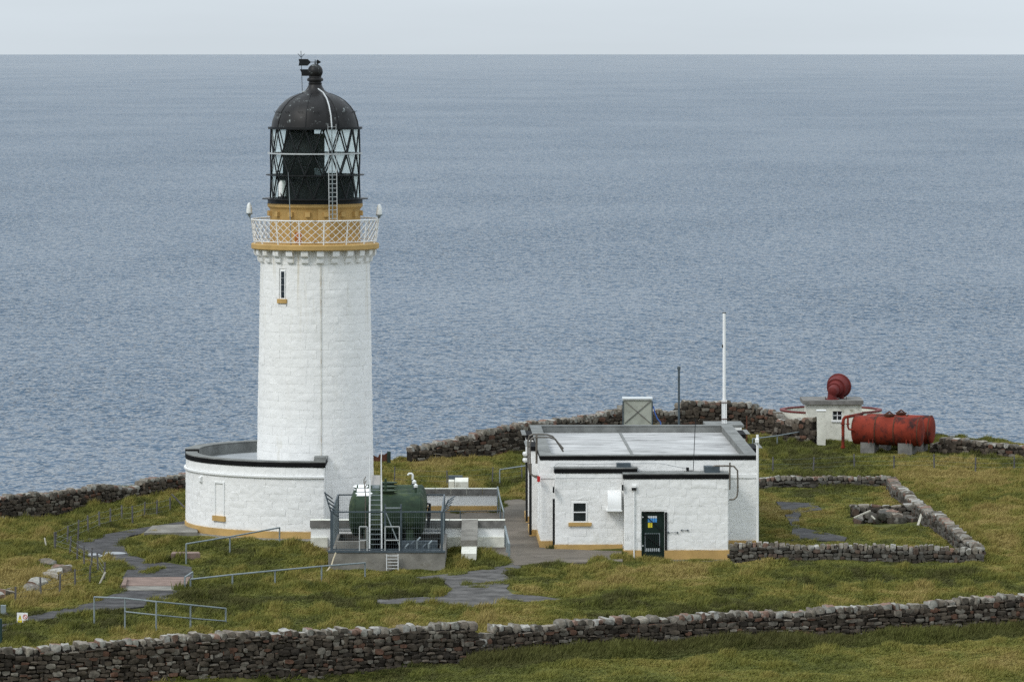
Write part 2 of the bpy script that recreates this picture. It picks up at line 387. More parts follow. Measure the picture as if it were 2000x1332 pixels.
me = bpy.data.meshes.new('ground'); me.from_pydata(vs.tolist(), [], fs.tolist())
me.polygons.foreach_set('use_smooth', [True] * len(me.polygons))
M['turf'] = mat('turf', (0.050, 0.062, 0.014), 0.95, 0.1, rgb2=(0.105, 0.100, 0.028), scale=.8, bump=.6, bscale=9, bdist=.05)
me.materials.append(M['turf'])
ground = struct(bpy.data.objects.new('ground', me)); col.objects.link(ground)
from mathutils.bvhtree import BVHTree
BV = BVHTree.FromPolygons(vs.tolist(), fs.tolist())
def gz_at(x, y):
    h = BV.ray_cast(Vector((x, y, 60)), Vector((0, 0, -1)))
    return h[0].z if h[0] else 0.0

def sheet(name, poly, m, z):
    b = MB(); b.prism([(x, y, z - .12) for x, y in poly], (0, 0, .12)); return struct(b.build(name, m))
sheet('path', PATH_L, 'asphalt', .02)
sheet('path', PATH_C, 'gravel', .02)
sheet('yard_pavement', YARD, 'yard', .028)
sheet('porch_pavement', [(12.35, 208.1 - DT), (16.35, 208.15 - DT), (16.35, 208.9 - DT), (12.35, 208.9 - DT)], 'yard', -.335)
M['puddle'] = mat('puddle_water', (.03, .032, .033), .04, .6, var=.1)
for cxp, cyp, rx, ry in ((178, 1083.5, .30, .55), (222, 1081, .42, .6), (205, 1086, .2, .4)):
    c_ = G(cxp, cyp); MB0 = [(c_.x + rx * math.cos(a_) * (1 + .25 * math.sin(3 * a_ + cxp)), c_.y + ry * math.sin(a_) * (1 + .2 * math.cos(2 * a_)), .021) for a_ in np.linspace(0, 2 * math.pi, 22)[:-1]]
    b_ = MB(); b_.add(MB0 + [(p_[0], p_[1], .026) for p_ in MB0], [tuple(range(21, 42))] + [(i_, (i_ + 1) % 21, 21 + (i_ + 1) % 21, 21 + i_) for i_ in range(21)]); struct(b_.build('puddle', 'puddle'))
sheet('track', TRACK, 'asphalt', .02)

# sea: follows the curve of the earth, so that its horizon lies where it should
SEA = ZC - 91.0
rr = np.concatenate([np.linspace(60, 2000, 30), np.geomspace(2100, 60000, 90)])
na = 180
vs = [(XC, -DT, SEA)]; fs = []
for r in rr:
    for k in range(na):
        a = 2 * math.pi * k / na; vs.append((XC + r * math.cos(a), -DT + r * math.sin(a), SEA - r * r / (2 * 7.43e6)))
for k in range(na): fs.append((0, 1 + k, 1 + (k + 1) % na))
for i in range(len(rr) - 1):
    for k in range(na):
        a = 1 + i * na + k; b = 1 + i * na + (k + 1) % na; fs.append((a, a + na, b + na, b))
me = bpy.data.meshes.new('sea'); me.from_pydata(vs, [], fs); me.polygons.foreach_set('use_smooth', [True] * len(me.polygons))
def sea_mat():
    m = bpy.data.materials.new('sea_water'); m.use_nodes = True
    n = m.node_tree.nodes; l = m.node_tree.links; b = n['Principled BSDF']
    b.inputs['Base Color'].default_value = (0.024, 0.070, 0.128, 1); b.inputs['Roughness'].default_value = .10; b.inputs['Specular IOR Level'].default_value = .5; b.inputs['IOR'].default_value = 1.16
    g = n.new('ShaderNodeNewGeometry')
    def nz(scale, stretch, det, rough=.55, dist=0.0):
        v = n.new('ShaderNodeVectorMath'); v.operation = 'MULTIPLY'; v.inputs[1].default_value = stretch; l.new(g.outputs['Position'], v.inputs[0])
        t = n.new('ShaderNodeTexNoise'); t.inputs['Scale'].default_value = scale; t.inputs['Detail'].default_value = det; t.inputs['Roughness'].default_value = rough; t.inputs['Distortion'].default_value = dist
        l.new(v.outputs[0], t.inputs['Vector']); return t.outputs['Fac']
    def mad(a, k, c):
        q = n.new('ShaderNodeMath'); q.operation = 'MULTIPLY_ADD'; l.new(a, q.inputs[0]); q.inputs[1].default_value = k
        if c is None: q.inputs[2].default_value = 0
        else: l.new(c, q.inputs[2])
        return q.outputs[0]
    chop = nz(.22, (2.8, 1, 1), 1, .5, .4); wave = nz(.085, (3.0, 1, 1), 2, .5, .4); swell = nz(.02, (3.0, 1, 1), 2); gust = nz(.0035, (1.6, 1, 1), 4)
    h = mad(swell, 3.0, mad(wave, 4.2, mad(chop, 1.3, None)))
    bp = n.new('ShaderNodeBump'); bp.inputs['Distance'].default_value = 1.75
    mrs = n.new('ShaderNodeMapRange'); mrs.inputs['From Min'].default_value = .35; mrs.inputs['From Max'].default_value = .65; mrs.inputs['To Min'].default_value = .70; mrs.inputs['To Max'].default_value = 1.0
    foam = nz(.11, (2.2, .8, 1), 3, .6); fm = n.new('ShaderNodeMapRange'); fm.inputs['From Min'].default_value = .765; fm.inputs['From Max'].default_value = .79; l.new(foam, fm.inputs['Value'])
    fx_ = n.new('ShaderNodeMix'); fx_.data_type = 'RGBA'; l.new(fm.outputs[0], fx_.inputs['Factor']); fx_.inputs[6].default_value = b.inputs['Base Color'].default_value; fx_.inputs[7].default_value = (.6, .63, .65, 1); l.new(fx_.outputs[2], b.inputs['Base Color'])
    l.new(gust, mrs.inputs['Value'])
    sy = n.new('ShaderNodeSeparateXYZ'); l.new(g.outputs['Position'], sy.inputs[0])
    off = n.new('ShaderNodeMapRange'); off.inputs['From Min'].default_value = 1500; off.inputs['From Max'].default_value = 14000; off.inputs['To Min'].default_value = 1.0; off.inputs['To Max'].default_value = .52; l.new(sy.outputs['Y'], off.inputs['Value'])   # smoother water offshore
    stn = n.new('ShaderNodeMath'); stn.operation = 'MULTIPLY'; l.new(mrs.outputs[0], stn.inputs[0]); l.new(off.outputs[0], stn.inputs[1]); l.new(stn.outputs[0], bp.inputs['Strength'])
    l.new(h, bp.inputs['Height'])
    # broken water: part body colour, part mirror, split by the Fresnel term of the ruffled surface
    df = n.new('ShaderNodeBsdfDiffuse'); gl = n.new('ShaderNodeBsdfGlossy'); gl.inputs['Roughness'].default_value = .12
    fr = n.new('ShaderNodeFresnel'); fr.inputs['IOR'].default_value = 1.333
    for q in (df, gl, fr): l.new(bp.outputs[0], q.inputs['Normal'])
    l.new(fx_.outputs[2], df.inputs['Color']); ms = n.new('ShaderNodeMixShader')
    k = n.new('ShaderNodeMath'); k.operation = 'MULTIPLY'; l.new(fr.outputs[0], k.inputs[0]); k.inputs[1].default_value = .96
    l.new(k.outputs[0], ms.inputs[0]); l.new(df.outputs[0], ms.inputs[1]); l.new(gl.outputs[0], ms.inputs[2])
    l.new(ms.outputs[0], n['Material Output'].inputs['Surface'])
    return m
me.materials.append(sea_mat())
sea = struct(bpy.data.objects.new('sea', me)); col.objects.link(sea)

# ------------------------------------------------------------------ stones
def stone_mesh(seed, rough):
    r = random.Random(seed); vs = []; ix = {}
    for i in range(3):
        for j in range(3):
            for k in range(3):
                if (i, j, k) == (1, 1, 1): continue
                v = Vector((i - 1, j - 1, k - 1)); q = v.length
                s = {1: 1.0, 2 ** .5: .90, 3 ** .5: .77}[min((1, 2 ** .5, 3 ** .5), key=lambda t: abs(t - q))]
                v = v * s * .5 + Vector((r.uniform(-1, 1), r.uniform(-1, 1), r.uniform(-1, 1))) * rough
                ix[(i, j, k)] = len(vs); vs.append(v)
    fs = []
    for ax in range(3):
        for sd in (0, 2):
            for a in range(2):
                for b in range(2):
                    q = []
                    for da, db in ((0, 0), (1, 0), (1, 1), (0, 1)):
                        t = [0, 0, 0]; t[ax] = sd; t[(ax + 1) % 3] = a + da; t[(ax + 2) % 3] = b + db; q.append(ix[tuple(t)])
                    fs.append(tuple(q if sd else q[::-1]))
    return vs, fs
SV = [stone_mesh(100 + i, .075) for i in range(14)]
def stone_data(m):
    out = []
    for i, (v, f) in enumerate(SV):
        me = bpy.data.meshes.new('stone'); me.from_pydata([tuple(p) for p in v], [], f)
        me.polygons.foreach_set('use_smooth', [True] * len(me.polygons)); me.set_sharp_from_angle(angle=R(48))
        me.materials.append(M[m]); out.append(me)
    return out
SD = {k: stone_data(k) for k in ('stone', 'cope', 'stone_grey')}

def lay_stones(parent, items, m_rest='stone', limit=300):
    """items: (loc, euler, scale, material, weight). The largest become objects, the rest one joined part."""
    def vis(t):
        q = 1000 + (t[0][0] - XC) * F / (t[0][1] + DT); return t[4] if -15 < q < 2015 else t[4] * .001
    items = sorted(items, key=lambda t: -vis(t))
    for loc, eu, sc, m, w in items[:limit]:
        o = bpy.data.objects.new('cope_stone' if m == 'cope' else 'stone', random.choice(SD[m]))
        o.location = loc; o.rotation_euler = eu; o.scale = sc; link(o, parent)
    rest = items[limit:]
    if rest:
        b = MB()
        from mathutils import Euler
        for loc, eu, sc, m, w in rest:
            v, f = random.choice(SV); rm = Euler(eu).to_matrix(); sc = Vector(sc)
            b.add([Vector(loc) + rm @ Vector((p.x * sc.x, p.y * sc.y, p.z * sc.z)) for p in v], f)
        stuff(b.build('small_stones', m_rest, parent, smooth=True, fix=False))

def drywall(name, label, pts, heights, th=.5, row=(.12, .22), wid=(.18, .46), cope_h=.24, cope_w=(.16, .34), sink=.15, mats=('stone', 'cope'), zoff=None, back=False, limit=300, side=-1):
    """pts: world xy along the wall; heights: top of the cope above the ground at each."""
    pts = [Vector(p[:2]) for p in pts]; seg = [(pts[i + 1] - pts[i]).length for i in range(len(pts) - 1)]; cum = [0]
    for q in seg: cum.append(cum[-1] + q)
    L = cum[-1]
    px = [p.x for p in pts]; py = [p.y for p in pts]
    def at(s): return np.interp(s, cum, px), np.interp(s, cum, py)
    def hh(s): return np.interp(s, cum, heights)
    def ang(s):
        for i in range(len(seg)):
            if s <= cum[i + 1] or i == len(seg) - 1:
                d = pts[i + 1] - pts[i]; return math.atan2(d.y, d.x)
    def gr(s):
        x, y = at(s); return (gz_at(x, y) if zoff is None else zoff)
    e = thing(name, label, 'wall', (*pts[0], gr(0)))
    # hearting
    b = MB(); ss = np.linspace(.05, L - .05, max(6, int(L / .6))); rows = []
    for s in ss:
        x, y = at(s); a = ang(s); nx, ny = -math.sin(a), math.cos(a); z = gr(s); t = z + hh(s) - cope_h * .75; w = th / 2 - .05
        rows.append([(x - nx * w, y - ny * w, z - sink - .2), (x + nx * w, y + ny * w, z - sink - .2), (x + nx * w, y + ny * w, t), (x - nx * w, y - ny * w, t)])
    vs = [p for r_ in rows for p in r_]; fs = []
    for i in range(len(rows) - 1):
        for k in range(4): fs.append((i * 4 + k, i * 4 + (k + 1) % 4, i * 4 + 4 + (k + 1) % 4, i * 4 + 4 + k))
    fs.append((0, 1, 2, 3)); o_ = 4 * (len(rows) - 1); fs.append((o_, o_ + 1, o_ + 2, o_ + 3))
    b.add(vs, fs); b.build('hearting', 'core', e)
    items = []
    a_mid = ang(L / 2)
    sides = (-1, 1) if back else (side,)
    for sd in sides:
        z = -sink
        hmax = max(heights)
        while z < hmax - cope_h:
            h = random.uniform(*row); s = random.uniform(-.1, .1)
            while s < L:
                w = random.uniform(*wid); c = s + w / 2
                hs = h * random.uniform(.8, 1.25)
                if random.random() < .09: hs *= 1.6; 
                if c < L and z + hs * .6 < hh(c) - cope_h * .8:
                    x, y = at(c); a = ang(c) + random.uniform(-.08, .08); nx, ny = -math.sin(a) * sd, math.cos(a) * sd
                    off = th / 2 - .07 + random.uniform(-.03, .035)
                    items.append(((x + nx * off, y + ny * off, gr(c) + z + hs / 2), (random.uniform(-.12, .12), random.uniform(-.1, .1), a),
                                  (w * 1.02, random.uniform(.2, .27), hs * 1.03), mats[0], w * hs * (1 if sd == side else .05)))
                s += w
            z += h
    s = 0.0
    while cope_h > 0 and s < L - .08:
        w = random.uniform(*cope_w); c = min(s + w / 2, L); h = cope_h * random.uniform(.82, 1.22); x, y = at(c)
        if hh(c) > .2:
            items.append(((x, y, gr(c) + hh(c) - cope_h + h / 2 - .03), (random.uniform(-.1, .1), random.uniform(-.2, .2), ang(c) + random.uniform(-.12, .12)),
                          (w * .94, th * random.uniform(.85, 1.12), h), mats[1], 10 + w))
        s += w
    lay_stones(e, items, mats[0], limit)
    return e

# ------------------------------------------------------------------ rock-faced masonry
def ashlar(parent, name, fmap, s0, s1, z0, z1, course, bw, mname='white', proud=.021, skip=None, limit=10 ** 6, weight=None, seed=1):
    """Rock-faced blocks over a wall surface; fmap(s, z, out) gives the world point."""
    r = random.Random(seed); nc = max(1, round((z1 - z0) / course)); ch = (z1 - z0) / nc; blocks = []
    for c in range(nc):
        s = s0 - r.uniform(0, bw)
        while s < s1:
            w = bw * r.uniform(.6, 1.4); a, b = max(s, s0), min(s + w, s1); s += w
            if b - a < .08: continue
            za, zb = z0 + c * ch, z0 + (c + 1) * ch
            segs = [(a, b, za, zb)]
            for (ks0, ks1, kz0, kz1) in (skip or []):
                new = []
                for (a_, b_, c_, d_) in segs:
                    if b_ <= ks0 or a_ >= ks1 or d_ <= kz0 or c_ >= kz1: new.append((a_, b_, c_, d_)); continue
                    if ks0 - a_ > .06: new.append((a_, ks0, c_, d_))
                    if b_ - ks1 > .06: new.append((ks1, b_, c_, d_))
                    m0, m1 = max(a_, ks0), min(b_, ks1)
                    if kz0 - c_ > .05: new.append((m0, m1, c_, kz0))
                    if d_ - kz1 > .05: new.append((m0, m1, kz1, d_))
                segs = new
            blocks += segs
    if weight: blocks.sort(key=weight)
    def block_geo(a, b, za, zb):
        g = .002; nx, nz = 5, 3; vs = []; fs = []
        base = proud * r.uniform(.5, 1.1)
        for j in range(nz + 1):
            for i in range(nx + 1):
                o = base * r.uniform(.35, 1.5)
                if j == 0: o *= r.uniform(.35, .9)
                fx = i / nx + (0 if i in (0, nx) else r.uniform(-.07, .07)); fz = j / nz + (0 if j in (0, nz) else r.uniform(-.10, .10))
                vs.append(fmap(a + g + (b - a - 2 * g) * fx, za + g + (zb - za - 2 * g) * fz, o + .001))
        for j in range(nz):
            for i in range(nx):
                q = j * (nx + 1) + i; fs.append((q, q + 1, q + nx + 2, q + nx + 1))
        loop = [(i, 0) for i in range(nx)] + [(nx, j) for j in range(nz)] + [(nx - i, nz) for i in range(nx)] + [(0, nz - j) for j in range(nz)]
        o0 = len(vs)
        for (i, j) in loop: vs.append(fmap(a + g + (b - a - 2 * g) * i / nx, za + g + (zb - za - 2 * g) * j / nz, 0.0))
        n_ = len(loop)
        for k in range(n_):
            i, j = loop[k]; i2, j2 = loop[(k + 1) % n_]
            fs.append((j * (nx + 1) + i, o0 + k, o0 + (k + 1) % n_, j2 * (nx + 1) + i2))
        return vs, fs
    for k, bl in enumerate(blocks[:limit]):
        v, f = block_geo(*bl); MB().add(v, f).build(name, mname, parent, smooth=True, fix=False)
    if blocks[limit:]:
        b_ = MB()
        for bl in blocks[limit:]: b_.add(*block_geo(*bl))
        stuff(b_.build('far_' + name + 's', mname, parent, smooth=True, fix=False))
    return len(blocks)

# ================================================================== LIGHTHOUSE TOWER
LT = thing('lighthouse_tower', 'tall white lighthouse tower with black domed lantern and ochre gallery band', 'lighthouse', (0, 0, 0))
def rad(z): return 2.40 - (2.40 - 2.215) * z / 10.8
shaft = MB().lathe([(rad(-.3), -.3), (rad(10.8) - .02, 10.85)], 72).build('shaft', 'tower', LT, smooth=True)
def tw(s, z, o):       # s = angle * 2.3, zero facing the camera
    a = s / 2.3 - math.pi / 2; r = rad(z) + o; return (r * math.cos(a), r * math.sin(a), z)
zw0, zw1 = Z(585, DT - 2.2), Z(529, DT - 2.2)
aw = math.asin((556 - 615.5) / S / 2.24); sw = aw * 2.3
LIM = 2.3 * math.pi / 2
ashlar(shaft, 'block', tw, -2.3 * math.pi, 2.3 * math.pi, .1, 10.78, .345, .78, mname='tower', proud=.018, skip=[(sw - .19, sw + .19, zw0 - .2, zw1 + .06)], limit=300,
       weight=lambda b: abs((b[0] + b[1]) / 2) * 1.0 + (3 if (b[2] < 2.6 and (b[0] + b[1]) / 2 < 1.2) else 0) - b[2] * .02, seed=5)
# the narrow window
def tframe(a, r): return Vector((math.cos(a - math.pi / 2) * r, math.sin(a - math.pi / 2) * r, 0)), Vector((math.cos(a), math.sin(a), 0)), Vector((math.sin(a), -math.cos(a), 0))
def on_tower(a, r):
    c, u, n_ = tframe(a, r)
    return lambda v: c + u * v.x + n_ * v.y + Vector((0, 0, v.z))
T_ = on_tower(aw, rad(9.5))
win = MB(T_).box(-.125, .125, -.06, .012, zw0, zw1).build('window_frame', 'white_smooth', LT)
for k in range(4):
    h = (zw1 - zw0 - .08) / 4
    MB(T_).box(-.075, .085, .0, .018, zw0 + .04 + k * h + .005, zw0 + .04 + (k + 1) * h - .005).build('pane', 'window_glass', win)
MB(T_).box(-.24, .22, -.05, .07, zw0 - .17, zw0).build('sill', 'ochre', LT)
# conductor strip with its rust
ac = math.asin((631 - 615.5) / S / 2.3)
b = MB()
for z0, z1 in ((0.1, 3.6), (3.62, 7.2), (7.22, 10.8)):
    b.tube([tw(ac * 2.3, z0, .045), tw(ac * 2.3, z1, .045)], .012, 5)
b.build('lightning_conductor', mat('conductor_paint', (.5, .49, .44), .8, .2, var=.25, scale=2, stain=((.32, .2, .09), 1.1, .55)), LT)
# gallery: corbels, slab
zs0, zs1 = 11.33, 11.56
MB().lathe([(2.16, 10.7), (2.24, 10.76), (2.24, 11.33)], 72).build('corbel_course', 'tower', LT, smooth=True)
for k in range(24):
    a = R(7.0 + 15 * k)
    T_ = on_tower(a, 0)
    prof = [(2.2, 10.80), (2.28, 10.80), (2.335, 10.84), (2.355, 10.92), (2.355, 11.05), (2.44, 11.06), (2.485, 11.11), (2.50, 11.2), (2.50, 11.33), (2.2, 11.33)]
    MB(T_).prism([(-.14, r, z) for r, z in prof], (.28, 0, 0)).build('corbel', 'tower', LT)
MB().lathe([(1.8, zs0), (2.57, zs0), (2.60, zs0 + .03), (2.60, zs1 - .03), (2.57, zs1), (1.8, zs1), (1.8, zs0)], 80).build('gallery_slab', 'ochre', LT, smooth=True)
# railing
zr0, zr1 = 11.66, 12.53
def rr_(z): return 2.50 + .10 * (z - zr0) / (zr1 - zr0)
def cyl(a, r, z): return Vector((r * math.cos(a - math.pi / 2), r * math.sin(a - math.pi / 2), z))
rail = MB()
def hoop(r, z, t, n=80):
    q = [cyl(2 * math.pi * k / n, r, z) for k in range(n)]; return MB().tube(q + [q[0], q[1]], t, 6, caps=False)
top = hoop(rr_(zr1), zr1, .026).build('gallery_railing', 'white_smooth', LT, smooth=True)
hoop(rr_(zr0), zr0, .017).build('bottom_rail', 'white_smooth', top, smooth=True)
for k in range(16):
    a = R(-12.5 + 22.5 * k)
    MB().tube([cyl(a, 2.46, zs1 - .01), cyl(a, rr_(zr0), zr0), cyl(a, rr_(zr1), zr1)], [.034, .024, .024], 6).build('post', 'white_smooth', top)
for k in range(48):
    for sgn in (-1, 1):
        a = R(-12.5 + 7.5 * k + 3.75)
        q = [cyl(a + sgn * R(22.5) * t, rr_(zr0 + (zr1 - zr0) * t) + sgn * .008, zr0 + (zr1 - zr0) * t) for t in np.linspace(0, 1, 6)]
        MB().tube(q, .0125, 4, caps=False).build('lattice_bar', 'white_smooth', top, fix=False)
# ochre drum (murette)
zd1 = Zt(397)
drum = MB().lathe([(1.84, 11.5), (1.84, zd1 - .24), (1.87, zd1 - .20), (1.94, zd1 - .12), (1.94, zd1), (1.2, zd1)], 64).build('drum', 'ochre', LT, smooth=True)
for k in range(16):
    T_ = on_tower(R(-7 + 22.5 * k), 1.84)
    MB(T_).box(-.10, .10, -.02, .12, Zt(421), Zt(412)).build('vent_block', 'ochre', drum)
MB(on_tower(R(13), 1.84)).box(-.24, .24, -.02, .02, 11.56, 13.05).build('drum_door', 'ochre', drum)
MB(on_tower(R(-19), 1.84)).box(-.16, .12, -.01, .015, 11.6, 12.05).build('rust_patch', mat('orange_rust_patch', (.40, .14, .035), .8, .2, var=.3, scale=5), drum)
# lantern
zl0, zl1, zl2, zl3 = Zt(387), Zt(341), Zt(299), Zt(250)
LR = 1.82
base = MB().lathe([(1.5, zd1), (1.93, zd1), (1.93, zl0 - .06), (2.16, zl0 - .04), (2.16, zl0), (1.5, zl0)], 64).build('lantern_base', 'black_paint', LT, smooth=True)
MB().ring(1.80, 2.0, zl1 - .035, zl1 + .01, 64).build('walkway_ring', 'black_paint', LT, smooth=True)
MB().ring(1.80, 1.93, zl2 - .035, zl2 + .015, 64).build('grab_rail', 'steel_light', LT, smooth=True)
MB().ring(1.72, 1.92, zl3 - .05, zl3 + .04, 64).build('eave_ring', 'black_paint', LT, smooth=True)
tiers = [(zl3, zl2, R(11.25), 0.0), (zl2, zl1, 0.0, R(11.25)), (zl1, zl0, R(11.25), 0.0)]
st = R(22.5)
for ti, (zt, zb, ot, ob) in enumerate(tiers):
    g = MB().ring(LR - .03, LR + .01, zb - .012, zb + .012, 64).build('glazing_ring', 'black_paint', LT, smooth=True)
    for k in range(16):
        t0 = cyl(ot + k * st, LR, zt); b0 = cyl(ob + k * st, LR, zb)
        if ot > ob: b1 = cyl(ob + (k + 1) * st, LR, zb); t1 = cyl(ot + (k + 1) * st, LR, zt); ups = [(t0, b0), (t0, b1)]; tris = [(b0, b1, t0), (t0, t1, b1)]
        else: t1 = cyl(ot + (k + 1) * st, LR, zt); b1 = cyl(ob + (k + 1) * st, LR, zb); ups = [(t0, b0), (t1, b0)]; tris = [(t0, t1, b0), (b0, b1, t1)]
        for p, q in ups: MB().tube([p, q], .032, 5).build('astragal', 'black_paint', g)
        for tri in tris:
            c = sum(tri, Vector()) / 3; n_ = Vector((c.x, c.y, 0)).normalized() * .008
            pts = [c + (p - c) * .985 - n_ for p in tri]
            MB().prism(pts, n_).build('pane', 'frosted' if c.y > .25 else 'glass', g)  # paler translucent glass in the far panes
MB().lathe([(1.58, zl0), (1.58, zl1 - .03)], 48, a0=R(-160), a1=R(163)).build('inner_wall', 'dark_in', LT, smooth=True)
b = MB(); n_ = 24
vs = []; fs = []
for i in range(n_ + 1):
    a = R(-62 + 62.5 * i / n_)
    for z, rr2 in ((zl1 - .1, 1.46), (zl2, 1.46), (zl3 - .02, 1.30)):
        vs.append(cyl(a, rr2, z))
for i in range(n_): 
    for k in range(2): fs.append((i * 3 + k, i * 3 + 3 + k, i * 3 + 4 + k, i * 3 + 1 + k))
o = b.add(vs, fs).build('blind', 'dark_in', LT, smooth=True)
mo = o.modifiers.new('thick', 'SOLIDIFY'); mo.thickness = .03
MB().box(-.06, .37, .15, .5, zl1, Zt(262)).build('equipment_panel', 'grey_panel', LT)
MB().box(-.5, .1, -.2, .45, zl1 - .4, Zt(290)).build('optic_housing', 'dark_in', LT)
MB().box(-.03, .33, -1.0, -.96, zl1, zl1 + .28).build('service_rail', 'steel', LT)
MB().lathe([(.01, zl0 + .1), (.16, zl0 + .1), (.17, zl0 + .6), (.10, zl0 + .75), (.01, zl0 + .75)], 16, c=(-1.28, -1.10, 0)).build('standby_lamp', 'lens', LT, smooth=True)
# dome
prof_px = [(86, 250), (84, 237), (77.5, 218.7), (70, 208), (59.5, 197.5), (48, 190), (39.6, 186.5), (28, 182.5), (23, 180), (19, 177), (15, 171), (12.8, 166), (13.5, 163.5), (12.4, 162.5), (12.2, 160), (15.5, 158.5), (16, 156), (15, 153.5), (12.4, 152), (12, 149)]
dome = MB().lathe([(r / S, Zt(y)) for r, y in prof_px], 64).build('dome', 'dome', LT, smooth=True)
ball = [(15 * math.cos(t) / S, Zt(140.5) + 15 * math.sin(t) / S) for t in np.linspace(-1.0, math.pi / 2 - .01, 16)]
bl = MB().lathe(ball, 32).build('ventilator_ball', 'dome', dome, smooth=True)
MB().tube([(0, 0, Zt(126)), (0, 0, Zt(117))], [.03, .015], 8).build('spindle', 'black_paint', dome)
for k in range(8):
    a = R(22.5 + 45 * k + 12)
    q = [cyl(a, r / S + .012, Zt(y)) for r, y in prof_px[:8]]
    MB().tube(q, .014, 4, caps=False).build('seam', 'black_paint', dome, fix=False)
for k in range(16):
    a = R(4 + 22.5 * k); r0 = 77.5 / S; z0 = Zt(218.5)
    q = [cyl(a - .045, r0, z0 - .05), cyl(a - .06, r0 + .07, z0 + .03), cyl(a + .06, r0 + .07, z0 + .03), cyl(a + .045, r0, z0 - .05)]
    MB().tube(q, .009, 4).build('handhold', 'black_paint', dome, fix=False)
# vane and finial rod
zv = Zt(122)
def vx(px): return (px - 615.5) / S
vane = MB().prism([(vx(583), 0, Zt(116)), (vx(601), 0, Zt(116)), (vx(607.5), 0, zv), (vx(601), 0, Zt(129)), (vx(583), 0, Zt(129)), (vx(584.5), 0, zv)], (0, .02, 0)).build('weather_vane', 'black_paint', dome)
MB().tube([(vx(606), .01, zv), (vx(620), .01, zv)], .014, 6).build('vane_arm', 'black_paint', vane)
MB().prism([(vx(618), 0, Zt(119)), (vx(620), 0, Zt(117)), (vx(627.5), 0, zv), (vx(620), 0, Zt(126.5)), (vx(618), 0, Zt(125))], (0, .02, 0)).build('vane_point', 'black_paint', vane)
MB().prism([(vx(585.5), 0, Zt(136)), (vx(610), 0, Zt(136)), (vx(603), 0, Zt(149)), (vx(590), 0, Zt(149)), (vx(588.5), 0, Zt(142))], (0, .02, 0)).build('wind_plate', 'black_paint', dome)
rod = MB().tube([(vx(591), -.12, Zt(188)), (vx(588), -.12, Zt(100))], .012, 5).build('finial_rod', 'black_paint', dome)
for dx in (-6, 7): MB().tube([(vx(588.5), -.12, Zt(113)), (vx(588 + dx), -.12, Zt(105.5))], .011, 5).build('prong', 'black_paint', rod)
MB().bar((vx(590), -.12, Zt(179)), (vx(625), -.2, Zt(180)), .03, .03).build('rod_bracket', 'steel_light', dome)
# curved pipe and ladders on the lantern
def lan(px, py, r):
    x = (px - 615.5) / S * (1 - r / DT * .0); return Vector((x, -math.sqrt(max(r * r - x * x, 0.01)), Z(py, DT - r)))
MB().tube([lan(622, 174, .5), lan(632, 181, .75), lan(640, 193, 1.25), lan(645, 207, 1.62), lan(649, 226, 1.88), lan(651, 250, 2.0)], .03, 6).build('curved_ladder', 'steel_light', LT, smooth=True)
lad = MB().tube([lan(651, 250, 2.05), lan(652, 341, 2.1), lan(653, 430, 2.22)], .022, 6).build('ladder_pole', 'steel', LT)
def ladder(parent, name, top0, bot0, top1, bot1, nr, r=.014, m='steel_light', rr=None):
    a = MB().tube([top0, bot0], r, 6).build(name, m, parent)
    MB().tube([top1, bot1], r, 6).build('stile', m, a)
    for k in range(nr):
        t = (k + .5) / nr; MB().tube([top0.lerp(bot0, t), top1.lerp(bot1, t)], rr or r * .8, 5).build('rung', m, a)
    return a
ladder(LT, 'lower_ladder', lan(645, 330, 2.1), lan(646.5, 432, 2.2), lan(660.5, 330, 2.1), lan(661.5, 432, 2.2), 12, .017)
ladder(LT, 'upper_ladder', lan(643.5, 243, 2.0), lan(645, 342, 2.08), lan(659, 243, 2.0), lan(660, 342, 2.08), 9, .009)
MB().tube([lan(566.5, 337, 2.1), lan(569.5, 392, 2.2), lan(571, 432, 2.3), lan(572.5, 480, 2.3)], [.008, .016, .016, .02], 6).build('whip_aerial', 'steel', LT)
# gallery lamps
for pxx, pyy in ((487.5, 398), (741, 401)):
    x = (pxx - 615.5) / S; zb = Zt(pyy + 24)
    p = MB().lathe([(.01, zb - .02), (.05, zb - .02), (.06, zb + .06), (.14, zb + .10), (.14, zb + .13), (.01, zb + .13)], 16, c=(x, -.3, 0)).build('lamp_bracket', 'steel', LT, smooth=True)
    MB().lathe([(.115, zb + .13), (.12, zb + .22), (.095, zb + .42), (.06, zb + .52), (.005, zb + .55)], 16, c=(x, -.3, 0)).build('gallery_lamp', 'lens', LT, smooth=True)
    MB().bar((x, -.3, zb), (x * .97, -.3, zr1 - .02), .05, .05).build('lamp_arm', 'steel', LT)

# ================================================================== ROUND ANNEX
RA = thing('round_annex', 'low curved white annex wrapped round the tower foot with black parapet and ochre plinth', 'building', (-3.5, -3.5, 0))
RR = 5.24
A0, A1 = R(-84) , R(-270)        # from the square end by the tower round the left to the back
zc_, zp = 3.06, .30
MB().ring(RR - .45, RR, -.3, zc_ - .2, 90, a0=A1, a1=A0).build('wall', 'white', RA, smooth=True)
wl = [o for o in RA.children][0]
def an(s, z, o):
    a = A0 - s / RR; return ((RR + o) * math.cos(a), (RR + o) * math.sin(a), z)
sL = (A0 - A1) * RR
s_win = (A0 - math.atan2(-math.sqrt(RR * RR - ((439 - 615.5) / S) ** 2), (439 - 615.5) / S)) * RR
zwb, zwt = Z(1008, DT - 4), Z(945, DT - 4)
ashlar(wl, 'block', an, .02, sL * .58, zp + .02, 2.36, .30, .62, proud=.021, skip=[(s_win - .30, s_win + .30, zwb - .26, zwt + .03)], seed=9)
ashlar(wl, 'block', an, .02, sL * .58, 2.53, 2.84, .31, .7, proud=.014, seed=10)
MB().ring(RR - .05, RR + .06, -.3, zp, 90, a0=A1, a1=A0).build('plinth', 'ochre', RA, smooth=True)
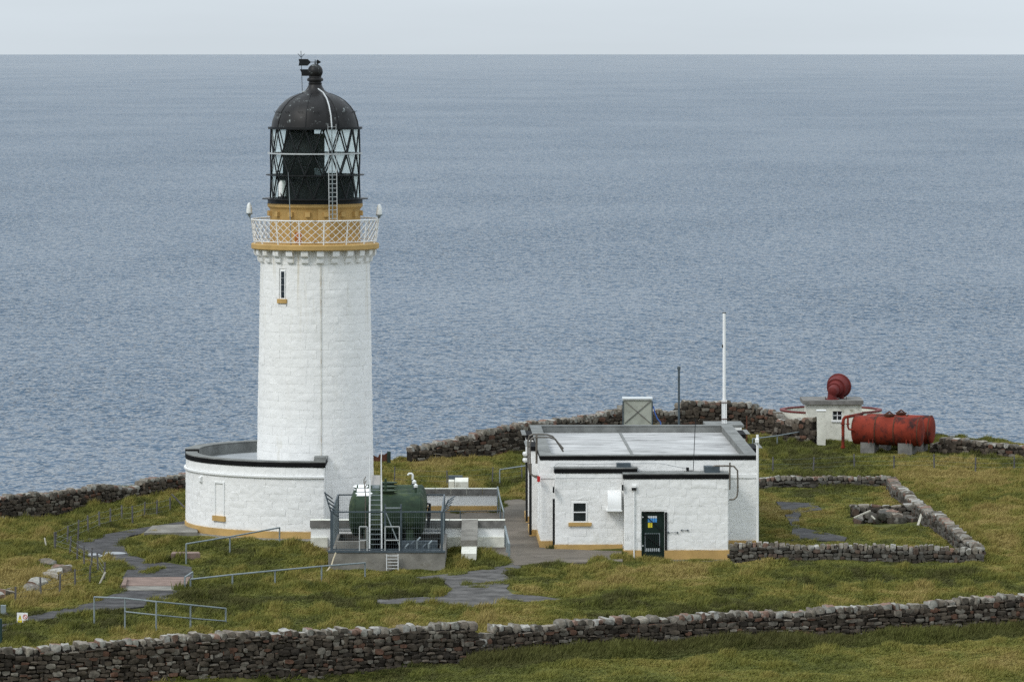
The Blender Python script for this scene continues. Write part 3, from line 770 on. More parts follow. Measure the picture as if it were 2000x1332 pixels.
MB().lathe([(RR - .02, 2.37), (RR + .05, 2.40), (RR + .09, 2.44), (RR + .09, 2.51), (RR + .02, 2.53)], 90, a0=A1, a1=A0).build('string_course', 'white_smooth', RA, smooth=True)
asplit = R(-180)
MB().ring(RR - .44, RR + .035, zc_ - .2, zc_ - .015, 70, a0=asplit, a1=A0).build('parapet_band', 'black', RA, smooth=True)
MB().ring(RR - .46, RR + .02, zc_ - .015, zc_ + .03, 70, a0=asplit, a1=A0).build('coping', 'parapet', RA, smooth=True)
MB().ring(RR - .50, RR + .05, zc_ - .2, zc_ + .10, 50, a0=A1, a1=asplit - .004).build('parapet_band', 'black', RA, smooth=True)
MB().ring(RR - .52, RR + .06, zc_ + .10, zc_ + .14, 50, a0=A1, a1=asplit - .004).build('coping', 'parapet', RA, smooth=True)
MB().ring(RR - .52, RR - .44, 2.7, zc_ + .09, 50, a0=A1, a1=asplit - .02).build('inner_parapet', 'parapet', RA, smooth=True)
MB().ring(2.2, RR - .44, 2.66, 2.74, 60, a0=A1, a1=A0).build('roof_deck', mat('pale_roof', (.30, .315, .325), .85, .1, var=.15, scale=.8), RA, smooth=True)
ex = RR * math.cos(A0)
MB().box(ex - .42, ex, -RR + .03, -2.2, -.3, 2.84).build('end_wall', 'white', RA)
MB().box(ex - .45, ex + .04, -RR - .02, -2.25, 2.845, 3.045).build('end_parapet', 'black', RA)
MB().box(ex - .44, ex + .05, -RR - .03, -2.25, 3.05, 3.10).build('end_coping', 'parapet', RA)
MB().box(ex - .40, ex + .05, -RR + .1, -RR + .75, 3.10, 3.26).build('hopper_box', 'parapet', RA)
MB().tube([(ex + .07, -RR + .2, 2.9), (ex + .07, -RR + .2, .9)], .035, 8).build('downpipe', 'white_smooth', RA)
a_w = A0 - s_win / RR
def on_annex(a, r=RR):
    c = Vector((math.cos(a) * r, math.sin(a) * r, 0)); n_ = Vector((math.cos(a), math.sin(a), 0)); u = Vector((-math.sin(a), math.cos(a), 0))
    return lambda v: c + u * v.x + n_ * v.y + Vector((0, 0, v.z))
T_ = on_annex(a_w)
bw = MB(T_); 
for x0, x1, z0, z1 in ((-.30, -.235, zwb, zwt + .07), (.235, .30, zwb, zwt + .07), (-.235, .235, zwt + .005, zwt + .07)): bw.box(x0, x1, -.05, .045, z0, z1)
bw.build('window_surround', 'white_smooth', RA)
MB(T_).box(-.23, .23, -.05, -.012, zwb, zwt).build('blind_window', 'white_smooth', RA)
MB(T_).box(-.36, .36, -.05, .09, zwb - .21, zwb - .005).build('sill', 'ochre', RA)
a_v = math.atan2(-math.sqrt(RR * RR - ((402 - 615.5) / S) ** 2), (402 - 615.5) / S)
MB(on_annex(a_v)).prism([(-.09, 0, 2.32), (-.09, .12, 2.26), (-.09, .12, 2.10), (-.09, 0, 2.02)], (.18, 0, 0)).build('vent_box', 'white_smooth', RA)
ap = MB().ring(RR - .1, RR + .85, -.2, .03, 60, a0=R(-188), a1=R(-84)).build('apron', 'concrete', RA, smooth=True)
p0, p1, p2, p3 = G(281, 1041, .14), G(386, 1040, .14), G(384, 1023, .14), G(298, 1027, .14)
tag(MB().prism([p - Vector((0, 0, .5)) for p in (p0, p1, p2, p3)], (0, 0, .52)).build('concrete_slab', 'concrete'), 'grey raised concrete slab left of the curved white annex', 'slab')

# ================================================================== ENGINE BUILDING
AB = R(1.26)
OB = Vector((X(1056, 210), 210 - DT, 0))
def bt(v): return OB + Vector((v.x * math.cos(AB) - v.y * math.sin(AB), v.x * math.sin(AB) + v.y * math.cos(AB), v.z))
EB = thing('engine_building', 'white flat-roofed engine building with black parapet bands and ochre plinth', 'building', OB)
W, L = 8.44, 16.0
ZT = 3.62
def bbox(name, m, *a, parent=EB): return MB(bt).box(*a).build(name, m, parent)
main = bbox('main_wall', 'white', .0, W, .0, L, -.3, ZT - .41)
for a_ in ((0, W, 0, .40), (0, W, L - .40, L), (0, .40, .40, L - .40), (W - .40, W, .40, L - .40)): bbox('upper_wall', 'white', *a_, ZT - .41, ZT - .19)
piers = [(-.27, .02, 4.7, 7.2), (-.27, .02, 10.6, 13.2), (W - .02, W + .27, 3.6, 6.0), (W - .02, W + .27, 10.9, 13.2)]
for (u0, u1, v0, v1) in piers:
    bbox('pier', 'white', u0, u1, v0, v1, -.3, ZT - .2)
    q = .03
    bbox('pier_band', 'black', u0 - (q if u0 < 0 else -.03), u1 + (q if u0 > 0 else -.03), v0 - q, v1 + q, ZT - .195, ZT - .02)
    bbox('pier_plinth', 'ochre', u0 - (.05 if u0 < 0 else -.03), u1 + (.05 if u0 > 0 else -.03), v0 - .05, v1 + .05, -.3, .28)
    bbox('pier_coping', 'parapet', u0 - (q if u0 < 0 else -.5), u1 + (q if u0 > 0 else -.5), v0 - q, v1 + q, ZT - .019, ZT + .002)
# parapet ring
for nm, m, z0, z1, e, i in (('parapet_band', 'black', ZT - .19, ZT - .03, .03, .40), ('coping', 'parapet', ZT - .03, ZT, .035, .44)):
    bbox(nm, m, -e, W + e, -e, i, z0, z1); bbox(nm, m, -e, W + e, L - i, L + e, z0, z1)
    bbox(nm, m, -e, i, i, L - i, z0, z1); bbox(nm, m, W - i, W + e, i, L - i, z0, z1)
g = .012
bbox('inner_parapet', 'parapet', .40, W - .40, L - .415, L - .40, ZT - .33, ZT - .03)
bbox('inner_parapet', 'parapet', .40, .415, .40, L - .415, ZT - .33, ZT - .03); bbox('inner_parapet', 'parapet', W - .415, W - .40, .40, L - .415, ZT - .33, ZT - .03)
deck = bbox('roof_deck', 'roofgrey', .30, W - .30, .30, L - .30, ZT - .40, ZT - .30)
bbox('roof_seam', 'parapet', 3.70, 3.80, .42, L - .42, ZT - .30, ZT - .27, parent=deck)
def front(v0): return lambda s, z, o: bt(Vector((s, v0 - o, z)))
ashlar(main, 'block', front(0), .02, .55, .30, 2.70, .31, .75, proud=.014, seed=21)
ashlar(main, 'block', front(0), 7.12, W - .02, .30, 2.70, .31, .75, proud=.014, seed=22)
ashlar(main, 'block', front(0), .02, W - .02, 2.88, ZT - .20, .28, .9, proud=.014, seed=23)
MB(bt).box(-.03, W + .03, -.05, .0, 2.72, 2.86).build('string_course', 'white_smooth', EB)
MB(bt).box(-.03, W + .03, -.05, .0, -.3, .28).build('plinth', 'ochre', EB)
MB(bt).box(-.05, .0, .0, 4.6, -.3, .28).build('plinth', 'ochre', EB)
def left(u0): return lambda s, z, o: bt(Vector((u0 - o, s, z)))
ashlar(main, 'block', left(0), .1, 4.6, .30, 2.7, .31, .9, proud=.014, seed=24)
# porches
VL, VR, DL, DR = -.6, -1.2, 209.4, 208.8
UL0, US, UR1 = .55, X(1219.5, 208.8) - OB.x - .03, X(1423, 208.8) - OB.x - .03
pl = bbox('porch_wall', 'white', UL0, US + .5, VL, .01, -.6, 2.97)
prw = MB(bt)
dz1 = Z(999, DR); du0 = (X(1253, DR) - OB.x) - .03; du1 = (X(1298, DR) - OB.x) - .03
prw.box(US, du0, VR, VL - .1, -.8, 2.80).box(du1, UR1, VR, VL - .1, -.8, 2.80).box(du0, du1, VR, VL - .1, dz1, 2.80).box(US, UR1, VL - .1, .01, -.8, 2.80)
pr = prw.build('porch_wall', 'white', EB)
wu0 = X(1118, DL) - OB.x - .02; wu1 = X(1147, DL) - OB.x - .02; wz0, wz1 = Z(1020, DL), Z(980, DL)
ashlar(pl, 'block', front(VL), UL0 + .02, US - .02, .21, 2.95, .31, .7, proud=.021, skip=[(wu0 - .06, wu1 + .06, wz0 - .14, wz1 + .06)], seed=31)
ashlar(pr, 'block', front(VR), US + .02, UR1 - .02, .04, 2.76, .32, .7, proud=.021, skip=[(du0 - .03, du1 + .10, -.6, dz1 + .04)], seed=32)
for (u0, u1, v0, zt) in ((UL0, US + .5, VL, 3.17), (US, UR1, VR, 2.99)):
    bbox('porch_band', 'black', u0 - .04, u1 + .04, v0 - .04, -.06, zt - .2, zt - .03)
    bbox('porch_coping', 'parapet', u0 - .05, u1 + .05, v0 - .05, -.06, zt - .03, zt + .015)
bbox('plinth', 'ochre', UL0 - .04, US - .045, VL - .05, VL, -.6, .19)
bbox('plinth', 'ochre', US - .04, du0 + .0, VR - .05, VR, -.8, .02)
bbox('plinth', 'ochre', du1, UR1 + .04, VR - .05, VR, -.8, .02)
bbox('plinth', 'ochre', UR1, UR1 + .04, VR, -.05, -.8, .02)
bbox('plinth', 'ochre', US - .04, US, VR, VL - .055, -.8, .02)
# window
wf = MB(bt)
for x0, x1, z0, z1 in ((wu0, wu0 + .05, wz0, wz1), (wu1 - .05, wu1, wz0, wz1), (wu0 + .05, wu1 - .05, wz1 - .05, wz1), (wu0 + .05, wu1 - .05, wz0, wz0 + .05), (wu0 + .05, wu1 - .05, (wz0 + wz1) / 2 - .02, (wz0 + wz1) / 2 + .02)):
    wf.box(x0, x1, VL - .035, VL + .02, z0, z1)
wf = wf.build('window_frame', 'white_smooth', EB)
zm = (wz0 + wz1) / 2
bbox('pane', 'window_glass', wu0 + .05, wu1 - .05, VL - .012, VL - .006, wz0 + .05, zm - .02, parent=wf)
bbox('pane', 'window_glass', wu0 + .05, wu1 - .05, VL - .012, VL - .006, zm + .02, wz1 - .05, parent=wf)
bbox('sill', 'ochre', wu0 - .15, wu1 + .17, VL - .09, VL + .01, wz0 - .14, wz0 - .005)
# vent hood
hu0 = X(1187.5, 209) - OB.x - .03; hu1 = X(1214, 209) - OB.x - .03; hz0, hz1 = Z(996, 209), Z(960, 209)
arc = [(hu0, VL - .5 * math.cos(t) ** .8, hz0 + (hz1 - hz0) * (.12 + .88 * math.sin(t))) for t in np.linspace(0, math.pi / 2, 10)]
MB(bt).prism([(hu0, VL, hz0), (hu0, VL - .5, hz0)] + arc + [(hu0, VL, hz1)], (hu1 - hu0, 0, 0)).build('vent_hood', 'white_smooth', EB, smooth=True)
bbox('hood_flange', 'white_smooth', hu0 - .06, hu1 + .03, VL - .54, VL, hz0 - .05, hz0 - .002)
# door
door = bbox('door', 'green_door', du0 + .06, du1 - .06, VR + .12, VR + .17, -.31, dz1 - .02)
MB(bt).box(du0, du0 + .06, VR + .02, VR + .2, -.4, dz1).box(du1 - .06, du1, VR + .02, VR + .2, -.4, dz1).build('door_frame', 'green_door', EB)
bbox('open_gate_leaf', 'black_paint', du1 + .01, du1 + .10, VR - .07, VR - .03, .03, dz1 - .02)
bbox('threshold', 'concrete', du0 - .1, du1 + .1, VR - .2, VR + .2, -.6, -.32)
def dpx(px): return X(px, DR) - OB.x - .03
def dpz(py): return Z(py, DR)
for i in range(4):
    a_, b_ = dpx(1266 + i * 4.6), dpx(1269.8 + i * 4.6)
    bbox('notice_strip', 'pale_notice', a_, b_, VR + .112, VR + .119, dpz(1012.5), dpz(1008.2), parent=door)
    bbox('notice_strip', 'blue_notice', a_, b_, VR + .112, VR + .119, dpz(1020.5), dpz(1012.8), parent=door)
for i in range(2): bbox('notice_strip', 'yellow_notice', dpx(1266.3 + i * 4.6), dpx(1270.1 + i * 4.6), VR + .112, VR + .119, dpz(1031), dpz(1021.5), parent=door)
gr_ = MB(bt)
for x0, x1, z0, z1 in ((1260, 1289.5, 1043.3, 1042), (1260, 1261.2, 1078, 1043.3), (1288.3, 1289.5, 1078, 1043.3), (1261.2, 1288.3, 1078, 1076.8)): gr_.box(dpx(x0), dpx(x1), VR + .085, VR + .118, dpz(z0), dpz(z1))
gr_ = gr_.build('grille_frame', 'steel', door)
bbox('grille_back', 'dark_in', dpx(1261.2), dpx(1288.3), VR + .10, VR + .118, dpz(1071), dpz(1043.3), parent=door)
bbox('grille_sill', 'pale_notice', dpx(1262), dpx(1288), VR + .10, VR + .118, dpz(1076.6), dpz(1071.2), parent=door)
for i in range(6): bbox('grille_bar', 'green_door', dpx(1263.7 + i * 4), dpx(1265 + i * 4), VR + .07, VR + .095, dpz(1079), dpz(1042), parent=door)
for (xa, ya, xb, yb) in ((1258, 1004, 1296, 1040), (1257, 1042, 1294, 1072)): MB(bt).bar((dpx(xa), VR + .05, dpz(ya)), (dpx(xb), VR + .05, dpz(yb)), .025, .03).build('diagonal_bar', 'black_paint', door)  # dark diagonal bars across the door
for py in (1010, 1066): bbox('door_bolt', 'steel_light', dpx(1254.5), dpx(1257), VR + .0, VR + .02, dpz(py + 1.3), dpz(py - 1.3))
for xa, xb, py in ((1303.5, 1325.5, 1040), (1330, 1345.5, 1035.5)):
    hk = MB(bt).bar((dpx(xa), VR - .05, dpz(py)), (dpx(xb), VR - .05, dpz(py)), .014, .014).build('wall_hook', 'steel_dark', EB)
    for e_, sg in ((xa, 1), (xb, -1)): MB(bt).prism([(dpx(e_ - sg * .5), VR - .06, dpz(py)), (dpx(e_ + sg * 3), VR - .06, dpz(py - 2.4)), (dpx(e_ + sg * 3), VR - .06, dpz(py + 2.4))], (0, .02, 0)).build('hook_end', 'steel_dark', hk)
lampo = bbox('wall_light', 'black_paint', dpx(1234), dpx(1243), VR - .12, VR - .03, dpz(957), dpz(952.5))
bbox('light_hood', 'white_smooth', dpx(1235), dpx(1242.5), VR - .12, VR - .02, dpz(952), dpz(947.5))
MB(bt).tube([(dpx(1238.5), VR - .06, dpz(957)), (dpx(1238.5), VR - .08, -.3)], .028, 8).build('downpipe', 'white_smooth', EB)
# pipes, rails and boxes on the building
def ep(px, py, D):
    p = P(px, py, D); return p
def fixed(name, m, pts, r, n=7): return MB().tube(pts, r, n).build(name, m, EB, smooth=True)
for dx, dy, dd in ((0, 0, 0), (5.5, 5.5, -.55)):
    D = 212.6 + dd
    q = [ep(1054 + dx * .2, 930 + dy * .4, D), ep(1041 + dx, 929 + dy * .6, D), ep(1034 + dx * .6, 921 + dy, D), ep(1031.5 + dx * .7, 905, D), ep(1031 + dx * .7, 862 + dy, D), ep(1034 + dx * .7, 851 + dy, D), ep(1041 + dx * .7, 848 + dy, D + .2), ep(1068 + dx, 848.5 + dy, D + .5), ep(1079 + dx, 852 + dy, D + .8), ep(1100, 876 + dy, D + 1.2)]
    fixed('ladder_hoop', 'brownpipe', q, .035)
fixed('ladder_stay', 'brownpipe', [ep(1048, 849, 212.4), ep(1048, 905, 212.4)], .045)
q = [ep(1380, 925, 209.3), ep(1391, 912, 209.3), ep(1398, 909.5, 209.3), ep(1426, 909.5, 209), ep(1434, 911, 209), ep(1440.5, 919, 209), ep(1441, 935, 209), ep(1441, 960, 209), ep(1439, 970, 209), ep(1433, 975, 209), ep(1424, 975.5, 209)]
fixed('roof_handrail', 'brownpipe', q, .034)
fixed('cable_strip', 'brownpipe', [ep(1425.5, 903, 208.6), ep(1425.5, 956, 208.6)], .032)
bbox('roof_hatch', 'steel_dark', 6.35, 6.95, -.95, -.3, 3.008, 3.24)
bbox('flue_box', 'steel_dark', 2.95, 3.5, -.55, -.1, 3.188, 3.34)
MB().box(X(1049, 209.8), X(1055, 209.8), 209.6 - DT, 209.85 - DT, Z(940, 209.8), Z(930, 209.8)).build('alarm_box', 'redbox', EB)
fixed('conduit', 'white_smooth', [ep(1052.5, 940, 209.8), ep(1052.5, 1010, 209.8), ep(1050, 1018, 209.8)], .02)
fixed('vent_pipe', 'white_smooth', [ep(1479.5, 1062, 209.6), ep(1479.5, 849, 209.6)], .05, 10)
MB().box(X(1475, 209.6), X(1482, 209.6), 209.4 - DT, 209.75 - DT, Z(864, 209.6), Z(857, 209.6)).build('pipe_box', 'white_smooth', EB)
fixed('antenna', 'black_paint', [ep(1354, 919, 209.6), ep(1358.5, 816, 209.6)], .014)
MB().box(X(1340, 209.9), X(1345.5, 209.9), 209.7 - DT, 209.97 - DT, Z(919, 209.8), Z(913, 209.8)).build('junction_box', 'black_paint', EB)
fixed('antenna_foot', 'black_paint', [ep(1345, 918.5, 209.6), ep(1354, 919, 209.6)], .012)
fixed('cable', 'steel_dark', [ep(1083, 918, 209.0), ep(1083, 910, 209.2), ep(1090, 905, 209.8), ep(1150, 906.5, 209.85), ep(1210, 905, 209.85), ep(1290, 905, 209.85), ep(1320, 911, 209.85), ep(1340, 915, 209.85)], .008, 4)
fixed('cable', 'steel_dark', [ep(1082, 950, 209.2), ep(1085.5, 934, 209.25), ep(1216, 934, 209.25), ep(1218, 944, 208.7), ep(1217, 952, 208.7)], .009, 4)
MB().box(X(1079.5, 209.2), X(1083, 209.2), 209.1 - DT, 209.35 - DT, Z(962, 209.2), Z(951, 209.2)).build('floodlight', 'black_paint', EB)
MB().box(X(1214.5, 208.8), X(1218.3, 208.8), 208.75 - DT, 208.95 - DT, Z(958, 208.8), Z(947, 208.8)).build('floodlight', 'black_paint', EB)
fixed('black_downpipe', 'black_paint', [ep(1081.5, 974, 209.7), ep(1081.5, 1068, 209.7)], .045)
fixed('black_downpipe', 'black_paint', [ep(1036, 905, 214.3), ep(1036, 1044, 214.3)], .055)
fixed('black_downpipe', 'black_paint', [ep(1028.7, 885, 220.1), ep(1028.7, 1018, 220.1)], .05)
for py in (888, 900): MB().lathe([(.01, 0), (.09, .02), (.12, .1), (.09, .18), (.01, .2)], 12, c=tuple(ep(1026, py + 3, 220))).build('lamp_globe', 'lens', EB, smooth=True)
# lower rear block and its flagstaff
bbox('rear_block', 'white', 7.5, 8.9, L + .06, L + 2.2, -.3, ZT - .12)
bbox('rear_coping', 'parapet', 7.4, 9.0, L + .05, L + 2.3, ZT - .12, ZT - .02)

fp = P(1414.5, 823, 227.2)
FPO = thing('flagpole', 'tall plain white flagpole rising behind the engine building roof', 'flagpole', (fp.x, fp.y, ZT - .02))
MB().tube([(fp.x, fp.y, ZT - .02), (fp.x, fp.y, Z(612, 227.2))], [.075, .066], 12).build('pole', 'white_smooth', FPO, smooth=True)
for sd in (-1, 1): MB().box(fp.x + sd * .085 - .02, fp.x + sd * .085 + .02, fp.y - .08, fp.y + .08, ZT - .02, Z(781, 227.2)).build('tabernacle_cheek', 'white_smooth', FPO)
for py in (786, 818): MB().tube([(fp.x - .12, fp.y - .09, Z(py, 227.2)), (fp.x + .12, fp.y - .09, Z(py, 227.2))], .018, 6).build('bolt', 'rust', FPO)
MB().tube([(fp.x - .08, fp.y, Z(611.5, 227.2)), (fp.x + .08, fp.y, Z(611.5, 227.2))], .03, 6).build('truck', 'black_paint', FPO)
MB().box(fp.x - .1, fp.x - .06, fp.y - .06, fp.y + .04, Z(679, 227.2), Z(673, 227.2)).build('cleat', 'black_paint', FPO)

mp = P(1326, 826, 231)
MS = thing('aerial_mast', 'thin grey aerial mast behind the engine building roof', 'mast', (mp.x, mp.y, 0))
MB().tube([(mp.x, mp.y, -.2), (mp.x, mp.y, Z(718, 231))], .05, 8).build('pole', 'steel_dark', MS)
MB().box(mp.x - .07, mp.x + .07, mp.y - .06, mp.y + .06, Z(722, 231), Z(716, 231)).build('aerial_head', 'steel_dark', MS)
MB().tube([(mp.x, mp.y, Z(742, 231)), (mp.x - .12, mp.y - .1, Z(740, 231))], .012, 5).build('arm', 'steel_dark', MS)

# cabinet beyond the roof
Dk = 251.0
c0, c1 = X(1218, Dk), X(1273, Dk); gk = gz_at((c0 + c1) / 2, Dk - DT)
CB = thing('equipment_cabinet', 'grey-green box cabinet with cross brace standing beyond the roof', 'cabinet', ((c0 + c1) / 2, Dk - DT, gk))
MB().box(c0, c1, Dk - DT, Dk - DT + 1.2, gk - .2, Z(781, Dk)).build('body', 'cabinet', CB)
MB().box(c0 - .05, c1 + .04, Dk - DT - .06, Dk - DT + 1.25, Z(781, Dk) + .003, Z(778, Dk)).build('lid', 'steel_light', CB)
yk = Dk - DT - .02; z0_, z1_ = Z(826, Dk), Z(783, Dk)
for a_, b_ in (((c0 + .06, yk, z1_), (c1 - .06, yk, z0_)), ((c0 + .06, yk, z0_), (c1 - .06, yk, z1_))): MB().bar(a_, b_, .035, .03, side=(0, 1, 0)).build('cross_brace', 'concrete_dark', CB)
for xx in (c0 - .03, c1 + .02): MB().tube([(xx, yk, gk - .1), (xx, yk, z1_)], .03, 6).build('corner_post', 'steel_dark', CB)
MB().tube([P(1276, 793, Dk), P(1279, 806, Dk), P(1284, 818, Dk), P(1290, 824, Dk), P(1292, 850, Dk)], .03, 6).build('hose', 'bluepipe', CB, smooth=True)

# ================================================================== GREEN TANKS AND THEIR COMPOUND
bx0, bx1 = X(641, 202), X(869, 202)
yb0, yb1 = 202 - DT, 209.6 - DT
BU = thing('tank_bund', 'concrete bund wall with stained face under the green tanks', 'bund', ((bx0 + bx1) / 2, yb0, 0))
zb = .60
bb = MB().box(bx0, bx1, yb0, yb0 + .22, -.4, zb).build('front_wall', 'concrete', BU)
MB().box(bx0, bx0 + .22, yb0 + .222, yb1, -.4, zb - .003).build('side_wall', 'concrete', BU)
MB().box(bx1 - .22, bx1, yb0 + .222, yb1, -.4, zb - .003).build('side_wall', 'concrete', BU)
MB().box(bx0 + .22, bx1 - .22, yb0 + .22, yb1, -.3, .05).build('bund_floor', mat('shade_dark_floor', (.030, .028, .026), .9, .1, var=.3), BU)  # floor coloured near-black to stand for the darkness under the tanks
MB().box(bx0 + .22, bx1 - .22, yb1 - .2, yb1 - .003, .05, zb - .003).build('back_wall', mat('shade_dark_concrete', (.06, .057, .052), .9, .1, var=.3), BU)  # concrete coloured darker, part of the shade painted under the tanks
for k in range(5): MB().tube([(bx1 - 1.5 + k * .22, yb0 + .6, .06), (bx1 - 1.5 + k * .22, yb0 + .6, .75 + .12 * (k % 3)), (bx1 - 1.4 + k * .22, yb0 + 1.3, .8 + .12 * (k % 3))], .035, 7).build('pipework', 'steel_dark' if k % 2 else 'steel', BU)
MB().box(bx1 - 1.7, bx1 - .3, yb0 + 1.4, yb0 + 1.7, .05, .9).build('pump_case', 'steel_dark', BU)
MB().box(bx0 - .02, bx1 + .02, yb0 - .03, yb0 + .25, zb + .002, zb + .07).build('kerb_rail', 'steel_dark', BU)
MB().box(bx0 + .3, bx0 + 1.35, yb0 + .7, yb0 + 1.0, .62, .95).build('beam', 'concrete', BU)
TR = .82
tlab = ['front green fuel tank nearest the railings, white patch on top', 'middle green fuel tank between the other two', 'rear green fuel tank beside the tower wall']
for ti in range(3):
    Dk = 205.4 + 1.78 * ti; yc = Dk - DT; zc2 = 1.74
    x0, x1 = X(681, 205.4), X(832, 205.4)
    TK = thing('fuel_tank', tlab[ti], 'tank', ((x0 + x1) / 2, yc, .05), 'green fuel tanks in the bund')
    fr = (Vector((0, 0, 1)), Vector((0, 1, 0)), Vector((1, 0, 0)))
    dsh = .24; L_ = x1 - x0
    prof = [(.001, 0)] + [(TR * math.sin(t), dsh * (1 - math.cos(t))) for t in np.linspace(.25, math.pi / 2, 7)] + [(TR, L_ - dsh)] + [(TR * math.sin(t), L_ - dsh * (1 - math.cos(t))) for t in np.linspace(math.pi / 2, .25, 7)][1:] + [(.001, L_)]
    body = MB().lathe(prof, 40, (x0, yc, zc2), frame=fr).build('shell', 'green', TK, smooth=True)
    for t in (dsh, L_ * .5, L_ - dsh): MB().lathe([(TR - .005, t - .03), (TR + .008, t - .03), (TR + .008, t + .03), (TR - .005, t + .03)], 40, (x0, yc, zc2), frame=fr).build('weld_band', 'green', body, smooth=True)
    for t in (.6, L_ - .75): MB().box(x0 + t, x0 + t + .28, yc - .62, yc + .62, .05, 1.28).build('saddle', 'green', TK)
    # manhole flange, white patch and vent pipe
    xm = X(758, Dk); zt2 = zc2 + TR
    fl = MB().lathe([(.001, zt2 - .1), (.24, zt2 - .1), (.24, zt2 + .06), (.36, zt2 + .06), (.36, zt2 + .10), (.001, zt2 + .10)], 20, (xm, yc, 0)).build('manhole', 'green', TK, smooth=True)
    MB().tube([(xm - .1, yc, zt2 + .1), (xm - .1, yc, zt2 + .24)], .05, 8).build('valve', 'green', fl)
    xa, xb = X(696 - ti * 1.5, Dk), X(726 - ti * 4, Dk)
    pv = []; pf = []
    for i in range(7):
        a = R(-28 + 8 * i) ; wv = .08 * math.sin(i * 2.1 + ti)
        for q in (xa + wv, xb - wv * .6): pv.append((q, yc + (TR + .006) * math.sin(a), zc2 + (TR + .006) * math.cos(a)))
    for i in range(6): pf.append((i * 2, i * 2 + 1, i * 2 + 3, i * 2 + 2))
    MB().add(pv, pf).build('white_patch', 'white_smooth', body, smooth=True)
    xv = X(812 - ti * 3, Dk)
    MB().tube([(xv, yc, zt2 - .05), (xv, yc, zt2 + .2)], .045, 8).build('vent_pipe', 'steel_dark' if ti else 'green', TK)
    if ti < 2: MB().lathe([(.001, zt2 + .19), (.075, zt2 + .20), (.08, zt2 + .29), (.001, zt2 + .35)], 12, (xv, yc, 0)).build('vent_cowl', 'lens', TK, smooth=True)
    else: MB().tube([(xv, yc, zt2 + .2), (xv, yc, zt2 + .38), (xv - .04, yc, zt2 + .43), (xv - .14, yc, zt2 + .43), (xv - .18, yc, zt2 + .37)], .045, 8).build('vent_bend', 'lens', TK, smooth=True)
    MB().tube([(x1 - .02, yc - .2, zc2 + .1), (x1 + .09, yc - .2, zc2 + .1), (x1 + .09, yc - .2, zc2 - .5)], .05, 8).build('outlet', 'black_paint', TK)
    xg = X(715 - ti, Dk)
    MB().tube([(xg, yc - TR * .98, .3), (xg, yc - TR * .98, zt2 + .02), (xg - .03, yc - TR * .7, zt2 + .22), (xg + .03, yc - .3, zt2 + .33)], .022, 6).build('gauge_pipe', 'brownpipe', TK)

# security railing round the bund
FE = thing('security_railing', 'dark steel mesh railing with slanted top arms round the green tanks', 'railing', (bx0, yb0, zb))
zr, zr2 = Z(1000, 202), zb + .08
def bar_part(name, a, b, w=.04, m='steel_dark', par=None): return MB().bar(a, b, w, w).build(name, m, par or FE)
ya, yz = yb0 + .1, yb1 - .1
xl, xr_ = bx0 + .13, bx1 - .12
for xx, w in ((xl, .11), (X(752, 202), .07), (X(783, 202), .07), (xr_, .09)): bar_part('post', (xx, ya, zb), (xx, ya, zr + (.28 if w == .07 else .02)), w)
for xx in (xl, xr_): bar_part('post', (xx, yz, .0), (xx, yz, zr), .08)
for yy in (ya, yz): bar_part('top_rail', (xl, yy, zr), (xr_, yy, zr), .05); bar_part('bottom_rail', (xl, yy, zb + .12), (xr_, yy, zb + .12), .04)
for xx in (xl, xr_): bar_part('top_rail', (xx, ya, zr), (xx, yz, zr), .05); bar_part('bottom_rail', (xx, ya, zb + .12), (xx, yz, zb + .12), .04)
bar_part('gate_rail', (X(752, 202), ya - .05, Z(992, 202)), (X(783, 202), ya - .05, Z(992, 202)), .05, 'steel')
bar_part('diagonal_bar', (X(754, 202), ya - .05, Z(1002, 202)), (X(780, 202), ya - .05, Z(1066, 202)), .04, 'steel')
for xx, sg in ((xl, -1), (xr_, 1)):
    arm = bar_part('slant_arm', (xx, ya, zr - .1), (xx + sg * .26, ya - .05, zr + .75 * (1 if sg < 0 else .62)), .05)
    for k in range(5):
        t = .15 + k * .2; p_ = Vector((xx, ya, zr - .1)).lerp(Vector((xx + sg * .26, ya - .05, zr + .75 * (1 if sg < 0 else .62))), t)
        bar_part('arm_bar', p_, p_ + Vector((sg * .24 if sg > 0 else .26, .5, .12 if sg > 0 else -.25)), .035, par=arm)
mesh = MB()
def wire_panel(a, b, z0, z1, step=.085):
    a = Vector(a); b = Vector(b); n = int((b - a).length / step)
    for i in range(n + 1):
        p_ = a.lerp(b, i / n); mesh.tube([(p_.x, p_.y, z0), (p_.x, p_.y, z1)], .0022, 3, caps=False)
    k = int((z1 - z0) / .2)
    for i in range(k + 1):
        z = z0 + (z1 - z0) * i / k; mesh.tube([(a.x, a.y, z), (b.x, b.y, z)], .0032, 3, caps=False)
for a_, b_ in (((xl, ya, 0), (xr_, ya, 0)), ((xl, yz, 0), (xr_, yz, 0)), ((xl, ya, 0), (xl, yz, 0)), ((xr_, ya, 0), (xr_, yz, 0))): wire_panel(a_, b_, zb + .12, zr)
stuff(mesh.build('wire_mesh', 'steel', FE, fix=False))
for (px0, px1, pt, pb) in ((702, 717, 1028, 1077), (752, 780, 1028, 1077)):
    f = bar_part('white_frame', (X(px0, 202), ya - .1, Z(pb, 202)), (X(px0, 202), ya - .1, Z(pt, 202)), .035, 'steel_light')
    bar_part('frame_bar', (X(px1, 202), ya - .1, Z(pb, 202)), (X(px1, 202), ya - .1, Z(pt, 202)), .035, 'steel_light', f)
    for py in (pt, (pt + pb) / 2 + 2): bar_part('frame_bar', (X(px0, 202), ya - .1, Z(py, 202)), (X(px1, 202), ya - .1, Z(py, 202)), .035, 'steel_light', f)

